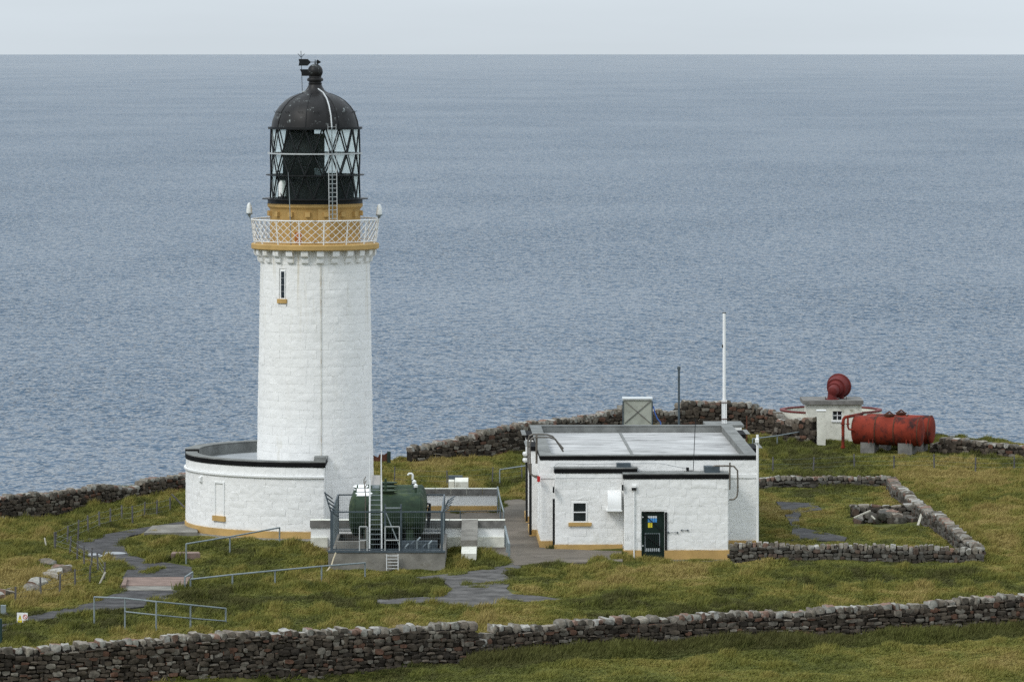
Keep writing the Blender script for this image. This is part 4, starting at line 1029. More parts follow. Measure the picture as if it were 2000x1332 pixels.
# tall tank ladder
TLd = thing('tank_ladder', 'tall pale ladder standing against the front green tank', 'ladder', (X(732, 202.4), 202.4 - DT, zb))
for px0, px1 in ((721.5, 722.5), (745.5, 744.8)):
    MB().bar(P(px0, 1078, 202.5), P(px1, 938, 203.9), .058, .05).build('stile', 'alu', TLd)
    MB().tube([P(px1, 940, 203.9), P(px1 - .3, 900, 204.2), P(px1 + .3, 880, 204.4)], [.028, .024, .014], 7).build('hand_grip', 'alu', TLd)
for k in range(14):
    t = (k + .6) / 14.4; a_ = P(722, 1078, 202.5).lerp(P(722.8, 940, 203.9), t); b_ = P(745, 1078, 202.5).lerp(P(744.5, 940, 203.9), t)
    MB().bar(a_, b_, .06, .025).build('tread', 'steel', TLd)
MB().prism([P(724.5, 947, 204.0), P(742.5, 947, 204.0), P(742.5, 928, 204.2), P(724.5, 928, 204.2)], (0, .04, 0)).build('guard_plate', mat('worn_plate', (.40, .385, .37), .7, .3, var=.15), TLd)
MB().prism([P(727, 954, 203.9), P(741, 954, 203.9), P(741, 947.6, 203.98), P(727, 947.6, 203.98)], (0, .04, 0)).build('lower_plate', 'steel', TLd)
SLd = thing('step_ladder', 'short white ladder hooked on the bund wall front', 'ladder', (X(766, 201.8), 201.8 - DT, 0))
for px in (755, 777.5): MB().bar(P(px, 1114, 201.7), P(px, 1082, 201.85), .03, .04).build('stile', 'alu', SLd)
for k in range(5): MB().bar(P(755, 1085 + k * 6.2, 201.84), P(777.5, 1085 + k * 6.2, 201.84), .07, .03).build('rung', 'alu', SLd)
RP = tag(MB().tube([P(656, 1079, 201.6), P(651, 1092, 201.5), P(648, 1102, 201.4), P(641, 1112, 201.2), P(634, 1118, 200.9)], .03, 6).build('hose', 'rope', smooth=True), 'pale hose hanging off the left corner of the bund wall', 'hose')

# low white yard walls
def low_wall(name, label, x0, x1, y0, y1, zt, cope_h, ocher=0.0, cm='concrete_dark', nblk=0, m='white_smooth', ztop_cope=None):
    e = thing(name, label, 'wall', ((x0 + x1) / 2, y0, 0))
    MB().box(x0, x1, y0, y1, -.3, zt - cope_h).build('body', m, e)
    n = nblk or 1; w = (x1 - x0 + .08) / n
    for i in range(n): MB().box(x0 - .04 + i * w + .006, x0 - .04 + (i + 1) * w - .006, y0 - .05, y1 + .05, zt - cope_h + .002, zt + random.uniform(-.006, .006)).build('cope_slab', cm, e)
    for i in range(n): MB().box(x0 - .035 + i * w + .01, x0 - .035 + (i + 1) * w - .01, y0 - .04, y1 + .04, zt + .006, zt + .02).build('painted_top', 'dirty_white', e)
    if ocher: MB().box(x0 - .03, x1 + .03, y0 - .03, y0, -.3, ocher).build('plinth', 'ochre', e)
    return e
Df = 210.2
WA = low_wall('yard_wall', 'low white yard wall with grey cope behind the green tanks', X(607, Df), X(985, Df), Df - DT, Df - DT + .45, 1.05, .27, nblk=7)
MB().box(X(872, Df), X(985, Df), Df - DT - .18, Df - DT, -.3, .42).build('base_step', 'dirty_white', WA)
MB().box(X(607, Df), X(640, Df), Df - DT - .18, Df - DT, -.3, .40).build('base_step', 'dirty_white', WA)
Dr = 225.4
WB = low_wall('yard_wall', 'white yard wall with ochre base at the back of the yard', X(790, Dr), X(971, Dr), Dr - DT, Dr - DT + .35, .98, .26, ocher=.28, nblk=6)
# sloping buttress
x0, x1 = X(902, 207), X(931, 207)
BT = thing('buttress', 'white stepped buttress with curved cope in front of the yard wall', 'buttress', ((x0 + x1) / 2, 206 - DT, 0))
y_ = lambda D: D - DT
prof = [(y_(204.4), -.3), (y_(204.4), .33), (y_(206.3), .42), (y_(206.31), .60), (y_(209.2), .82), (y_(210.1), 1.0), (y_(210.1), -.3)]
MB().prism([(x0, a_, b_) for a_, b_ in prof], (x1 - x0, 0, 0)).build('body', 'dirty_white', BT)
cp = [(y_(206.28), .44), (y_(206.28), .66), (y_(207.6), .80), (y_(209.1), .95), (y_(210.2), 1.10), (y_(210.2), 1.02), (y_(209.1), .84)]
MB().prism([(x0 - .03, a_, b_) for a_, b_ in cp], (x1 - x0 + .06, 0, 0)).build('cope', 'concrete', BT)
# block behind the rear wall
D2 = 229
TB = thing('stone_block', 'pale square block with cope behind the rear yard wall', 'block', (X(900, D2), D2 - DT, 0))
MB().box(X(888, D2), X(914, D2), D2 - DT, D2 - DT + 2.2, -.3, .98).build('body', 'dirty_white', TB)
MB().box(X(876, D2 + 1), X(887, D2 + 1), D2 - DT + 1.2, D2 - DT + 2.2, -.3, .9).build('side', 'dirty_white', TB)
MB().box(X(875, D2 + 1), X(903, D2 + 1), D2 - DT + 2.22, D2 - DT + 2.4, .6, 1.06).build('rail_board', 'steel_dark', TB)

# gate post and wheel by the gap in the far wall
GP = thing('gate_post', 'dark timber post with broken panel beside the tower by the cliff', 'post', (X(757, 249), 249 - DT, 0))
MB().box(X(756, 249), X(763, 249), 249 - DT, 249 - DT + .18, -.3, Z(882, 249)).build('post', mat('dark_green_timber', (.02, .035, .028), .8, .2, var=.3), GP)
MB().prism([P(729, 912, 249.1), P(756, 912, 249.1), P(756, 884, 249.1), P(750, 888, 249.1), P(741, 887, 249.1), P(738, 893, 249.1), P(729, 889, 249.1)], (0, .08, 0)).build('broken_panel', 'rust', GP)
MB().lathe([(.001, 0), (.11, 0), (.11, .03), (.001, .03)], 20, tuple(P(734, 909, 248.7)), frame=(Vector((1, 0, 0)), Vector((0, 0, 1)), Vector((0, -1, 0)))).build('white_disc', 'white_smooth', GP, smooth=True)

# ================================================================== FOGHORN STATION
Dh = 262.0
h0, h1 = X(1577, Dh), X(1683, Dh); gh = .02
yh = Dh - DT
HU = thing('foghorn_hut', 'small white hut with grey slab roof under the foghorn', 'hut', ((h0 + h1) / 2, yh, 0))
zh = Z(790, Dh)
wz0, wz1 = Z(820, Dh), Z(803, Dh); wx0, wx1 = X(1626, Dh), X(1645, Dh)
hb = MB().box(h0, wx0, yh, yh + .2, -.3, zh).box(wx1, h1, yh, yh + .2, -.3, zh).box(wx0, wx1, yh, yh + .2, -.3, wz0).box(wx0, wx1, yh, yh + .2, wz1, zh).box(h0, h1, yh + .2, yh + 2.6, -.3, zh)
hb.build('wall', 'dirty_white', HU)
MB().box(h0 - .22, h1 + .08, yh - .15, yh + 2.75, zh + .002, zh + .2).build('roof_slab', 'concrete_dark', HU)
MB().box(wx0, wx1, yh + .08, yh + .1, wz0, wz1).build('window_glass', 'window_glass', HU)
wfr = MB()
for a_, b_, c_, d_ in ((wx0, wx0 + .03, wz0, wz1), (wx1 - .03, wx1, wz0, wz1), ((wx0 + wx1) / 2 - .015, (wx0 + wx1) / 2 + .015, wz0, wz1), (wx0, wx1, (wz0 + wz1) / 2 - .013, (wz0 + wz1) / 2 + .013)): wfr.box(a_, b_, yh + .05, yh + .078, c_, d_)
wfr.build('window_frame', 'white_smooth', HU)
MB().box(wx0 - .06, wx1 + .06, yh - .06, yh + .0, wz0 - .1, wz0 - .005).build('sill', 'white_smooth', HU)
fx = X(1597, Dh)
PI_ = thing('gate_pier', 'tall narrow white pier ending the stone wall beside the foghorn hut', 'pier', (fx, 259.5 - DT, 0))
MB().box(X(1596, 259.5), X(1612.5, 259.5), 259.5 - DT, 259.5 - DT + .35, -.2, Z(803, 259.5)).build('shaft', 'dirty_white', PI_)
MB().box(X(1595, 259.5), X(1613.5, 259.5), 259.5 - DT - .03, 259.5 - DT + .38, Z(803, 259.5) + .002, Z(801, 259.5)).build('cap', 'white_smooth', PI_)
# round parapet behind the hut
cxr, cyr, rr2 = X(1624, 265), 265.5 - DT, 2.5
RW = thing('round_parapet', 'round white parapet wall with red rim behind the foghorn hut', 'wall', (cxr, cyr, 0))
MB().ring(rr2 - .2, rr2, -1.2, 1.42, 56, (cxr, cyr, 0)).build('wall', 'dirty_white', RW, smooth=True)
MB().ring(rr2 - .22, rr2 + .03, 1.423, 1.49, 56, (cxr, cyr, 0)).build('rim', 'horn', RW, smooth=True)
# the horn
HN = thing('foghorn', 'large dark red foghorn trumpet on the hut roof', 'foghorn', (X(1628, Dh), yh + 1, zh + .2))
zr0_ = zh + .2
xs = X(1626.5, Dh); ys = yh + .6
MB().lathe([(.33, zr0_), (.33, zr0_ + .05), (.23, zr0_ + .06), (.20, zr0_ + .35), (.24, zr0_ + .55)], 24, (xs, ys, 0)).build('riser', 'horn', HN, smooth=True)
ax = Vector((.36, .92, .20)).normalized(); u_ = ax.cross(Vector((0, 0, 1))).normalized(); w_ = u_.cross(ax)
c0_ = Vector((xs, ys - .2, Z(766, Dh)))
MB().lathe([(.001, -.06), (.15, -.05), (.23, .0), (.26, .1), (.27, .30), (.29, .42)], 28, c0_, frame=(u_, w_, ax)).build('throat', 'horn', HN, smooth=True)
MB().lathe([(.27, .36), (.335, .36), (.335, .41), (.32, .42), (.36, .55), (.42, .66)], 32, c0_, frame=(u_, w_, ax)).build('middle_bell', 'horn', HN, smooth=True)
MB().lathe([(.40, .63), (.485, .63), (.485, .69), (.465, .70), (.50, .85), (.56, 1.06), (.615, 1.08), (.615, 1.15), (.57, 1.15), (.42, .8)], 40, c0_, frame=(u_, w_, ax)).build('outer_bell', 'horn', HN, smooth=True)
MB().lathe([(.11, zr0_), (.11, zr0_ + .3)], 12, (X(1645, Dh + .8), ys + .65, 0)).build('strut', 'horn', HN, smooth=True)
for px in (1613, 1654): MB().tube([(X(px, Dh), yh + .4, zr0_), (X(px, Dh), yh + .4, zr0_ + .16)], .015, 5).build('anchor_bolt', 'black_paint', HN)
# red air tanks
def air_tank(label, px, pyc, D, length, ang):
    c = P(px, pyc, D); rt = .69
    dx = Vector((math.cos(ang), -math.sin(ang), -.012)).normalized(); u = Vector((0, 0, 1)); u = (u - dx * u.dot(dx)).normalized(); w = dx.cross(u)
    e = thing('air_tank', label, 'tank', (c.x, c.y, 0), 'red air tanks by the foghorn')
    st_ = c - dx * length / 2
    prof = [(.001, -.16)] + [(rt * math.sin(t), -.16 + .16 * (1 - math.cos(t))) for t in np.linspace(.3, math.pi / 2, 6)] + [(rt, length)] + [(rt * math.sin(t), length + .16 * math.cos(t)) for t in np.linspace(math.pi / 2, .3, 6)][1:] + [(.001, length + .16)]
    sh = MB().lathe(prof, 40, st_, frame=(u, w, dx)).build('shell', 'red', e, smooth=True)
    for t in (length * .34, length * .63, length - .02): MB().lathe([(rt, t - .03), (rt + .018, t - .03), (rt + .018, t + .03), (rt, t + .03)], 40, st_, frame=(u, w, dx)).build('rivet_band', 'rust', sh, smooth=True)
    pc = st_ + dx * length * .52 + u * (rt - .02)
    mh = MB().lathe([(.001, 0), (.24, 0), (.24, .08), (.28, .08), (.28, .12), (.001, .13)], 18, pc, frame=(dx, w, u)).build('manhole', 'rust', e, smooth=True)
    for k in range(3):
        a = k * 1.05; q = [pc + dx * .2 * math.cos(a) + w * .2 * math.sin(a) + u * .12, pc + u * .26, pc - dx * .2 * math.cos(a) - w * .2 * math.sin(a) + u * .12]
        MB().tube(q, .022, 5).build('manhole_arch', 'rust', mh)
    for t in (.22, .80):
        q = st_ + dx * length * t
        bk = MB(); p_ = [q - dx * .34 - w * .5, q + dx * .34 - w * .5, q + dx * .34 + w * .5, q - dx * .34 + w * .5]
        zt = c.z - rt + .14
        bk.prism([(v.x, v.y, -.25) for v in p_], (0, 0, zt + .25)).build('concrete_block', 'concrete_dark', e)
        for sd in (-1,):
            MB().box(q.x - .12, q.x - .07, q.y - .66, q.y - .6, zt - .02, zt + .2).box(q.x + .07, q.x + .12, q.y - .66, q.y - .6, zt - .02, zt + .2).build('lug', 'red', e)
    return c, st_, dx
ANG = R(17)
c, s0_, dx = air_tank('front red rusty air tank with pipe on concrete blocks', 1734, 841, 256.5, 3.15, ANG)
c2, s2_, dx2 = air_tank('rear red air tank half hidden behind the front one', 1757, 837.5, 258.6, 3.1, ANG)
PP = thing('air_pipe', 'red bent pipe rising from the grass to the air tanks', 'pipe', (X(1646, 256), 256 - DT, 0))
Dp = 256.2
MB().tube([P(1646.5, 876, Dp), P(1646.5, 826, Dp), P(1647.5, 818.5, Dp), P(1651, 814.5, Dp), P(1657, 813.5, Dp + .1), P(1670, 811, Dp + .8), P(1684, 808, Dp + 1.8)], .075, 10).build('riser', 'red', PP, smooth=True)
for py in (874, 829): MB().lathe([(.001, 0), (.115, 0), (.115, .05), (.001, .05)], 16, tuple(P(1646.5, py, Dp))).build('flange', 'red', PP, smooth=True)
MB().tube([P(1656, 815, Dp), P(1656, 833, Dp), P(1658, 838, Dp), P(1667, 840, Dp)], .05, 8).build('branch', 'red', PP, smooth=True)
MB().lathe([(.001, 0), (.085, 0), (.085, .05), (.001, .05)], 14, tuple(P(1656, 829, Dp))).build('flange', 'red', PP, smooth=True)

# ================================================================== DRY STONE WALLS
def wp(px, py, z=0): v = G(px, py, z); return (v.x, v.y)
def wd(px, D): return (X(px, D), D - DT)
def topped(px, py, D):
    x, y = wd(px, D); return Z(py, D) - gz_at(x, y)
def tops(rows): return [wd(a, d) for a, _, d in rows], [topped(a, b, d) for a, b, d in rows]
drywall('stone_wall', 'near dark stone wall, left stretch ending at the tumbled gap', *tops([(-360, 1276, 164.4), (0, 1260, 166.3), (150, 1252, 167.1), (300, 1243, 168.0), (470, 1233, 169.2), (640, 1228, 170.5), (780, 1222, 171.7), (900, 1213, 172.8), (924, 1214, 173.0), (938, 1243, 173.1)]),
        sink=.85, th=.55, row=(.075, .17), wid=(.11, .40), cope_h=.27, cope_w=(.18, .44))
drywall('stone_wall', 'near dark stone wall, right stretch climbing to the picture edge', *tops([(938, 1245, 173.1), (960, 1218, 173.4), (985, 1216, 173.6), (1040, 1219, 174.0), (1110, 1208, 174.7), (1200, 1202, 175.6), (1350, 1196, 176.8), (1500, 1190, 178.0), (1700, 1178, 179.3), (1850, 1168, 180.3), (2000, 1158, 181.2), (2360, 1136, 183.5)]),
        th=.55, row=(.075, .17), wid=(.11, .40), cope_h=.27, cope_w=(.17, .42))
drywall('stone_wall', 'far stone wall on the cliff edge left of the round annex', *tops([(-260, 985, 226.0), (0, 966, 231.0), (190, 944, 234.6), (240, 949, 235.8), (268, 946, 236.4), (276, 932, 236.7), (380, 922, 239.3)]),
        sink=.3, th=.5, row=(.10, .19), wid=(.16, .42), cope_h=.24, cope_w=(.22, .45))
# wall beyond the engine building: its top follows measured points
mw = [(798, 869, 250.0), (915, 851, 252.2), (940, 838, 252.8), (1000, 828, 254.2), (1042, 820, 255.4), (1100, 815, 257), (1200, 800, 260.5), (1212, 792, 261), (1300, 802, 263.2), (1322, 801, 263.6), (1328, 783, 263.8), (1470, 785, 265.2), (1482, 796, 265.0), (1518, 800, 264.4), (1536, 822, 263)]
drywall('stone_wall', 'long stone wall on the cliff edge rising behind the engine building', [wd(a, d) for a, _, d in mw], [topped(a, b_, d) for a, b_, d in mw], th=.5, row=(.11, .22), wid=(.2, .55), cope_h=.3, cope_w=(.2, .42))
mw = [(1520, 818, 262.0), (1560, 815, 260.8), (1594, 812, 259.9)]
drywall('stone_wall', 'short dark stone wall running up to the white pier', [wd(a, d) for a, _, d in mw], [topped(a, b_, d) for a, b_, d in mw], th=.45, row=(.15, .28), wid=(.25, .55), cope_h=.28, cope_w=(.3, .5))
mw = [(1822, 868, 257.8), (1845, 852, 257.2), (1900, 857, 256), (1960, 863, 254.5), (2260, 890, 249)]
drywall('stone_wall', 'far stone wall on the cliff edge right of the red tanks', [wd(a, d) for a, _, d in mw], [topped(a, b_, d) for a, b_, d in mw], th=.5, row=(.15, .26), wid=(.22, .5), cope_h=.24, cope_w=(.25, .5))
# walled enclosure right of the building
GREY = ('stone_grey', 'cope')
drywall('stone_wall', 'low grey stone wall in front of the enclosure beside the engine building', *tops([(1424, 1061, 204.6), (1600, 1062, 204.5), (1760, 1062, 204.3), (1918, 1070, 204.0)]),
        th=.42, row=(.09, .17), wid=(.13, .36), cope_h=.25, cope_w=(.12, .26), mats=GREY, side=-1)
drywall('stone_wall', 'low stone wall along the far side of the enclosure', [wd(1482, 237.5), wd(1620, 238.2), wd(1736, 238.6)], [.55, .55, .50], th=.42, row=(.12, .2), wid=(.2, .5), cope_h=.22, cope_w=(.16, .3), mats=GREY)
drywall('stone_wall', 'crumbling stone wall running from the far side to the front corner of the enclosure', [wd(1741, 238), wd(1752, 233.5), wd(1790, 224), wd(1812, 219.5), wd(1860, 211.5), wd(1912, 204.9)], [.5, .52, .6, .66, .70, .58],
        th=.46, row=(.13, .22), wid=(.25, .55), cope_h=.2, cope_w=(.28, .55), mats=GREY, side=-1, back=True)
drywall('stone_wall', 'short inner stone wall with pale cope beside the rubble heap', [wd(1659, 223.5), wd(1790, 223.6)], [.55, .55], th=.4, row=(.12, .2), wid=(.22, .45), cope_h=.14, cope_w=(.3, .55), mats=GREY)

def one_stone(name, label, cat, loc, sc, rz, m='cope', group=None):
    o = bpy.data.objects.new(name, random.choice(SD[m])); o.location = loc; o.scale = sc; o.rotation_euler = (random.uniform(-.3, .3), random.uniform(-.3, .3), rz); col.objects.link(o)
    return tag(o, label, cat, group)
rub = [(1690, 1014), (1700, 1008), (1712, 1013), (1722, 1006), (1734, 1012), (1742, 1004), (1752, 1012), (1758, 1018), (1770, 1014), (1780, 1017), (1706, 1016), (1744, 1018), (1728, 1001), (1676, 1020), (1790, 1019)]
for i, (px, py) in enumerate(rub):
    v = P(px, py, 221.6 - .25 * (i % 4)); one_stone('rubble_stone', 'loose rubble stone in the heap before the short inner wall', 'stone', (v.x, v.y, v.z), (random.uniform(.36, .66), .4, random.uniform(.28, .42)), random.uniform(-.6, .6), random.choice(('cope', 'stone_grey')), 'loose stones in the rubble heap')
tag(MB().bar(P(1668, 1011, 220.4), P(1700, 997, 220.6), .1, .05).build('plank', 'pale_wood'), 'pale plank leaning on the left of the rubble heap', 'plank')
tag(MB().bar(P(1702, 1007, 220.3), P(1709, 1014, 220.1), .06, .04).build('plank', 'pale_wood'), 'short pale stick lying on the rubble heap', 'plank')
tag(MB().bar(P(1793, 1026, 218.6), P(1800, 1004, 219.2), .1, .05).build('plank', 'pale_wood'), 'pale board leaning where inner wall meets side wall', 'plank')
# lichened boulders on the left bank
bl = [(-5, 1170, .5), (12, 1165, .45), (24, 1160, .35), (62, 1156, .5), (74, 1148, .6), (86, 1143, .5), (97, 1136, .6), (108, 1127, .55), (120, 1122, .65), (127, 1117, .5), (113, 1117, .45), (92, 1106, .45), (98, 1108, .4), (86, 1103, .3)]
for i, (px, py, s) in enumerate(bl):
    v = G(px, py); one_stone('boulder', 'pale lichened boulder in the broken row on the left bank', 'boulder', (v.x, v.y, .12), (s * 1.0, s * 1.2, s * .62), random.uniform(0, 3), 'cope', 'pale boulders on the left bank')

# ================================================================== FENCES, RAILINGS, SMALL THINGS
def fence(name, label, posts, h, wires=(.9, .6, .35), r=.038, m='wood', lean=0.0):
    e = thing(name, label, 'fence', (*posts[0], gz_at(*posts[0])))
    tops = []
    for (x, y) in posts:
        g_ = gz_at(x, y); lx = random.uniform(-.05, .05); hh = h * random.uniform(.92, 1.06)
        MB().tube([(x, y, g_ - .25), (x + lx, y + random.uniform(-.05, .05), g_ + hh)], [r, r * .92], 7).build('post', m, e)
        tops.append((x, y, g_))
    for w in wires:
        for a_, b_ in zip(tops[:-1], tops[1:]):
            a2 = Vector(a_) + Vector((0, -r, h * w)); b2 = Vector(b_) + Vector((0, -r, h * w)); mid = (a2 + b2) / 2 - Vector((0, 0, .02))
            MB().tube([a2, mid, b2], .003, 3, caps=False).build('wire', 'steel', e, fix=False)
    return e
f1 = fence('wire_fence', 'post and wire fence climbing the left field to the annex', [wp(*p) for p in ((332, 988), (306, 996), (281, 1005), (259, 1019), (238, 1021), (216, 1028), (195, 1036), (173, 1045), (152, 1053), (131, 1062), (107, 1076))], .80)
q0 = Vector((*wp(335, 990), .1)); MB().tube([q0 + Vector((0, 0, .45)), q0 + Vector((.55, -.1, -.1))], .035, 6).build('brace', 'wood', f1)
fence('wire_fence', 'post and wire fence along the left edge of the path below', [wp(*p) for p in ((30, 1181), (80, 1166), (116, 1157), (147, 1148), (174, 1141), (203, 1133), (192, 1116), (178, 1109), (164, 1102), (150, 1094), (136, 1085), (107, 1076))], .72)
fence('wire_fence', 'row of grey fence posts across the right hand field', [wp(*p) for p in ((1427, 925), (1509, 925), (1588, 924), (1669, 922), (1746, 921), (1825, 919), (1905, 920), (1981, 922), (2060, 924), (2140, 926))], .74)
fence('wire_fence', 'thin wire fence crossing the grass between yard and cliff wall', [wp(*p) for p in ((770, 947), (874, 948), (961, 943), (1020, 941))], .8, r=.03)
b_ = G(203, 1141); tag(MB().tube([P(194, 1141, DG(1141)), P(206, 1117, DG(1141))], .035, 6).build('leaning_stake', 'pale_wood'), 'pale stake leaning against the lower left fence', 'stake')
tag(MB().tube([P(91, 1071, DG(1071)), P(87, 1050, DG(1071) + .2)], .03, 6).build('leaning_stake', 'pale_wood'), 'pale leaning stake on the upper left bank', 'stake')

def railing(name, label, tops, bases, m='steel', r=.032, mids=None, cat='railing'):
    """tops: photo points of the handrail nodes; bases: photo rows of the post feet (None = no post)."""
    nodes = []; e = None
    Ds = [DG(b) for b in bases]
    nodes = [P(t[0], t[1], d) for t, d in zip(tops, Ds)]
    e = thing(name, label, cat, (nodes[0].x, nodes[0].y, 0))
    MB().tube(nodes, r, 8).build('handrail', m, e, smooth=True)
    for nd in nodes: MB().tube([(nd.x, nd.y, gz_at(nd.x, nd.y) - .2), (nd.x, nd.y, nd.z)], r, 7).build('post', m, e)
    if mids: MB().tube([P(a, b, d) for (a, b), d in zip(mids, Ds[len(Ds) - len(mids):])], r * .8, 7).build('mid_rail', m, e, smooth=True)
    return e
railing('handrail', 'grey pipe handrail on the bank below the annex window', [(363.5, 1062), (449, 1048), (546, 1030)], [1100, 1086, 1068])
railing('handrail', 'long pale pipe handrail along the ditch below the bund', [(372, 1131), (454, 1122), (537, 1114), (628, 1105.5), (713, 1099)], [1150, 1148, 1143, 1137, 1124])
railing('handrail', 'short handrail at the right corner of the pink slab', [(361, 1127), (376, 1117)], [1152, 1143])
railing('double_railing', 'two-rail pale blue pipe railing beside the near path', [(184, 1165.5), (244, 1168), (305, 1174.5), (372, 1181), (441, 1188)], [1224, 1232, 1238, 1226, 1219], mids=[(212, 1190), (244, 1194), (305, 1200.5), (372, 1207), (441, 1212.5)][1:], r=.03)
railing('handrail', 'thin handrail on the grass left of the engine building', [(976, 917), (1030, 909)], [946, 944], r=.028)
railing('handrail', 'grey handrail sloping up to the white pier by the foghorn', [(1470, 857), (1518, 851), (1573, 841.5), (1600, 846)], [890, 878, 872, 872], r=.03)
railing('handrail', 'slanting grey handrail at the end of the rear yard wall', [(972, 951), (977, 975), (984, 1000)], [1003, 1012, 1020], m='steel')
railing('handrail', 'slanting grey handrail at the end of the front yard wall', [(986, 1026), (990, 1045), (994.5, 1063)], [1068, 1080, 1090], m='steel', r=.045)
railing('handrail', 'level pipe railing along the yard between the white walls', [(836, 998), (899, 998), (978, 997)], [1022, 1022, 1022], m='steel_dark', r=.022)
# thin vertical post near building rear right
tag(MB().tube([P(1458.5, 880, 232), P(1458.5, 812, 232)], .03, 6).build('thin_post', 'rust'), 'thin rusty post behind the right roof corner of the engine building', 'post')

# sign on the left and its posts
Ds_ = 183.5
SG = thing('warning_sign', 'small white sign with yellow warning triangle and red prohibition circle', 'sign', (X(43, Ds_), Ds_ - DT, 0))
ysg = Ds_ - DT
def sp(px, py, dy=0.0): v = P(px, py, Ds_); return Vector((v.x, v.y - dy, v.z))
MB().prism([sp(33, 1217), sp(54, 1218), sp(54, 1196.5), sp(33, 1196)], (0, .02, 0)).build('board', 'white_smooth', SG)
MB().prism([sp(35.5, 1209, .004), sp(42.5, 1209.3, .004), sp(39, 1199, .004)], (0, .003, 0)).build('warning_triangle', 'yellow_notice', SG)
MB().prism([sp(38.4, 1207, .008), sp(39.6, 1207, .008), sp(39.4, 1202, .008), sp(38.6, 1202, .008)], (0, .003, 0)).build('triangle_mark', 'black_paint', SG)
MB().prism([sp(34.5, 1216, .004), sp(43, 1216.3, .004), sp(43, 1210.6, .004), sp(34.5, 1210.4, .004)], (0, .003, 0)).build('yellow_panel', 'yellow_notice', SG)
MB().prism([sp(45, 1216.8, .004), sp(53, 1217, .004), sp(53, 1211.6, .004), sp(45, 1211.4, .004)], (0, .003, 0)).build('red_panel', mat('faded_red', (.5, .22, .2), .6, .3, var=.1), SG)
cc = sp(49, 1204, .005)
MB().lathe([(.058, -.002), (.078, -.002), (.078, .002), (.058, .002), (.058, -.002)], 24, cc, frame=(Vector((1, 0, 0)), Vector((0, 0, 1)), Vector((0, 1, 0)))).build('prohibition_ring', 'red_notice', SG)
MB().bar(cc + Vector((-.05, 0, .05)), cc + Vector((.05, 0, -.05)), .018, .004, side=(1, 0, 1)).build('prohibition_bar', 'red_notice', SG)
for px in (36.5, 51): MB().tube([sp(px, 1217, -.03), (sp(px, 1217).x, ysg + .03, -.1)], .02, 6).build('leg', 'steel', SG)
GT = thing('gate_post', 'thick grey square post with brace at the left edge of the path', 'post', (X(6, 186), 186 - DT, 0))
MB().box(X(1, 186), X(11, 186), 186 - DT, 186 - DT + .18, -.2, Z(1182, 186)).build('post', 'steel', GT)
MB().bar(P(10, 1196, 186), P(28, 1212, 186), .05, .05).build('brace', 'wood', GT)
tag(MB().tube([P(1, 1262, 176), P(1, 1208, 176)], .06, 8).build('gate_post', mat('dark_teal_paint', (.012, .035, .032), .5, .4, var=.2)), 'dark green post cut off by the left picture edge', 'post')

# slabs by the path
PSb = thing('pink_slab_bridge', 'pink stone slab crossing the path with a grey concrete lip', 'slab', tuple(G(300, 1135)))
q = [G(238, 1143, .06), G(362, 1143, .06), G(372, 1126, .06), G(244, 1127, .06)]
MB().prism([v - Vector((0, 0, .25)) for v in q], (0, 0, .25)).build('slab', 'pinkslab', PSb)
q = [G(240, 1152, .04), G(350, 1152, .04), G(360, 1144, .04), G(242, 1144, .04)]
MB().prism([v - Vector((0, 0, .2)) for v in q], (0, 0, .2)).build('lip', 'concrete', PSb)
q = [G(236, 1143, .16), G(246, 1142, .16), G(249, 1127, .16), G(243, 1127, .16)]
MB().prism([v - Vector((0, 0, .3)) for v in q], (0, 0, .3)).build('kerb_stone', 'pinkslab', PSb)
q = [G(334, 1081, .3), G(391, 1080, .3), G(388, 1077, .3), G(337, 1077, .3)]
tag(MB().prism([v - Vector((0, 0, .5)) for v in q], (0, 0, .5)).build('stone_bench_slab', 'pinkslab'), 'small pinkish stone slab sunk in the bank by the handrail', 'slab')

# ================================================================== GRASS
def tuft(seed, nb, hgt, spread, wd_):
    r = random.Random(seed); v = []; f = []; hs = []
    for _ in range(nb):
        a = r.uniform(0, 6.283); d = spread * math.sqrt(r.random()); x, y = d * math.cos(a), d * math.sin(a); h = hgt * r.uniform(.55, 1.15)
        t = r.uniform(0, 6.283); w = wd_ * r.uniform(.7, 1.3); cx, cy = math.cos(t) * w, math.sin(t) * w
        lx, ly = r.uniform(-.25, .75) * h, r.uniform(-.4, .4) * h
        o = len(v)
        v += [(x - cx, y - cy, -.03), (x + cx, y + cy, -.03), (x + lx * .4 + cx * .75, y + ly * .4 + cy * .75, h * .62), (x + lx * .4 - cx * .75, y + ly * .4 - cy * .75, h * .62), (x + lx, y + ly, h)]
        f += [(o, o + 1, o + 2, o + 3), (o + 3, o + 2, o + 4)]; hs += [0, 0, .6, .6, 1]
    me = bpy.data.meshes.new('grass_tuft'); me.from_pydata(v, [], f)
    at = me.attributes.new('h', 'FLOAT', 'POINT'); at.data.foreach_set('value', hs)
    return me
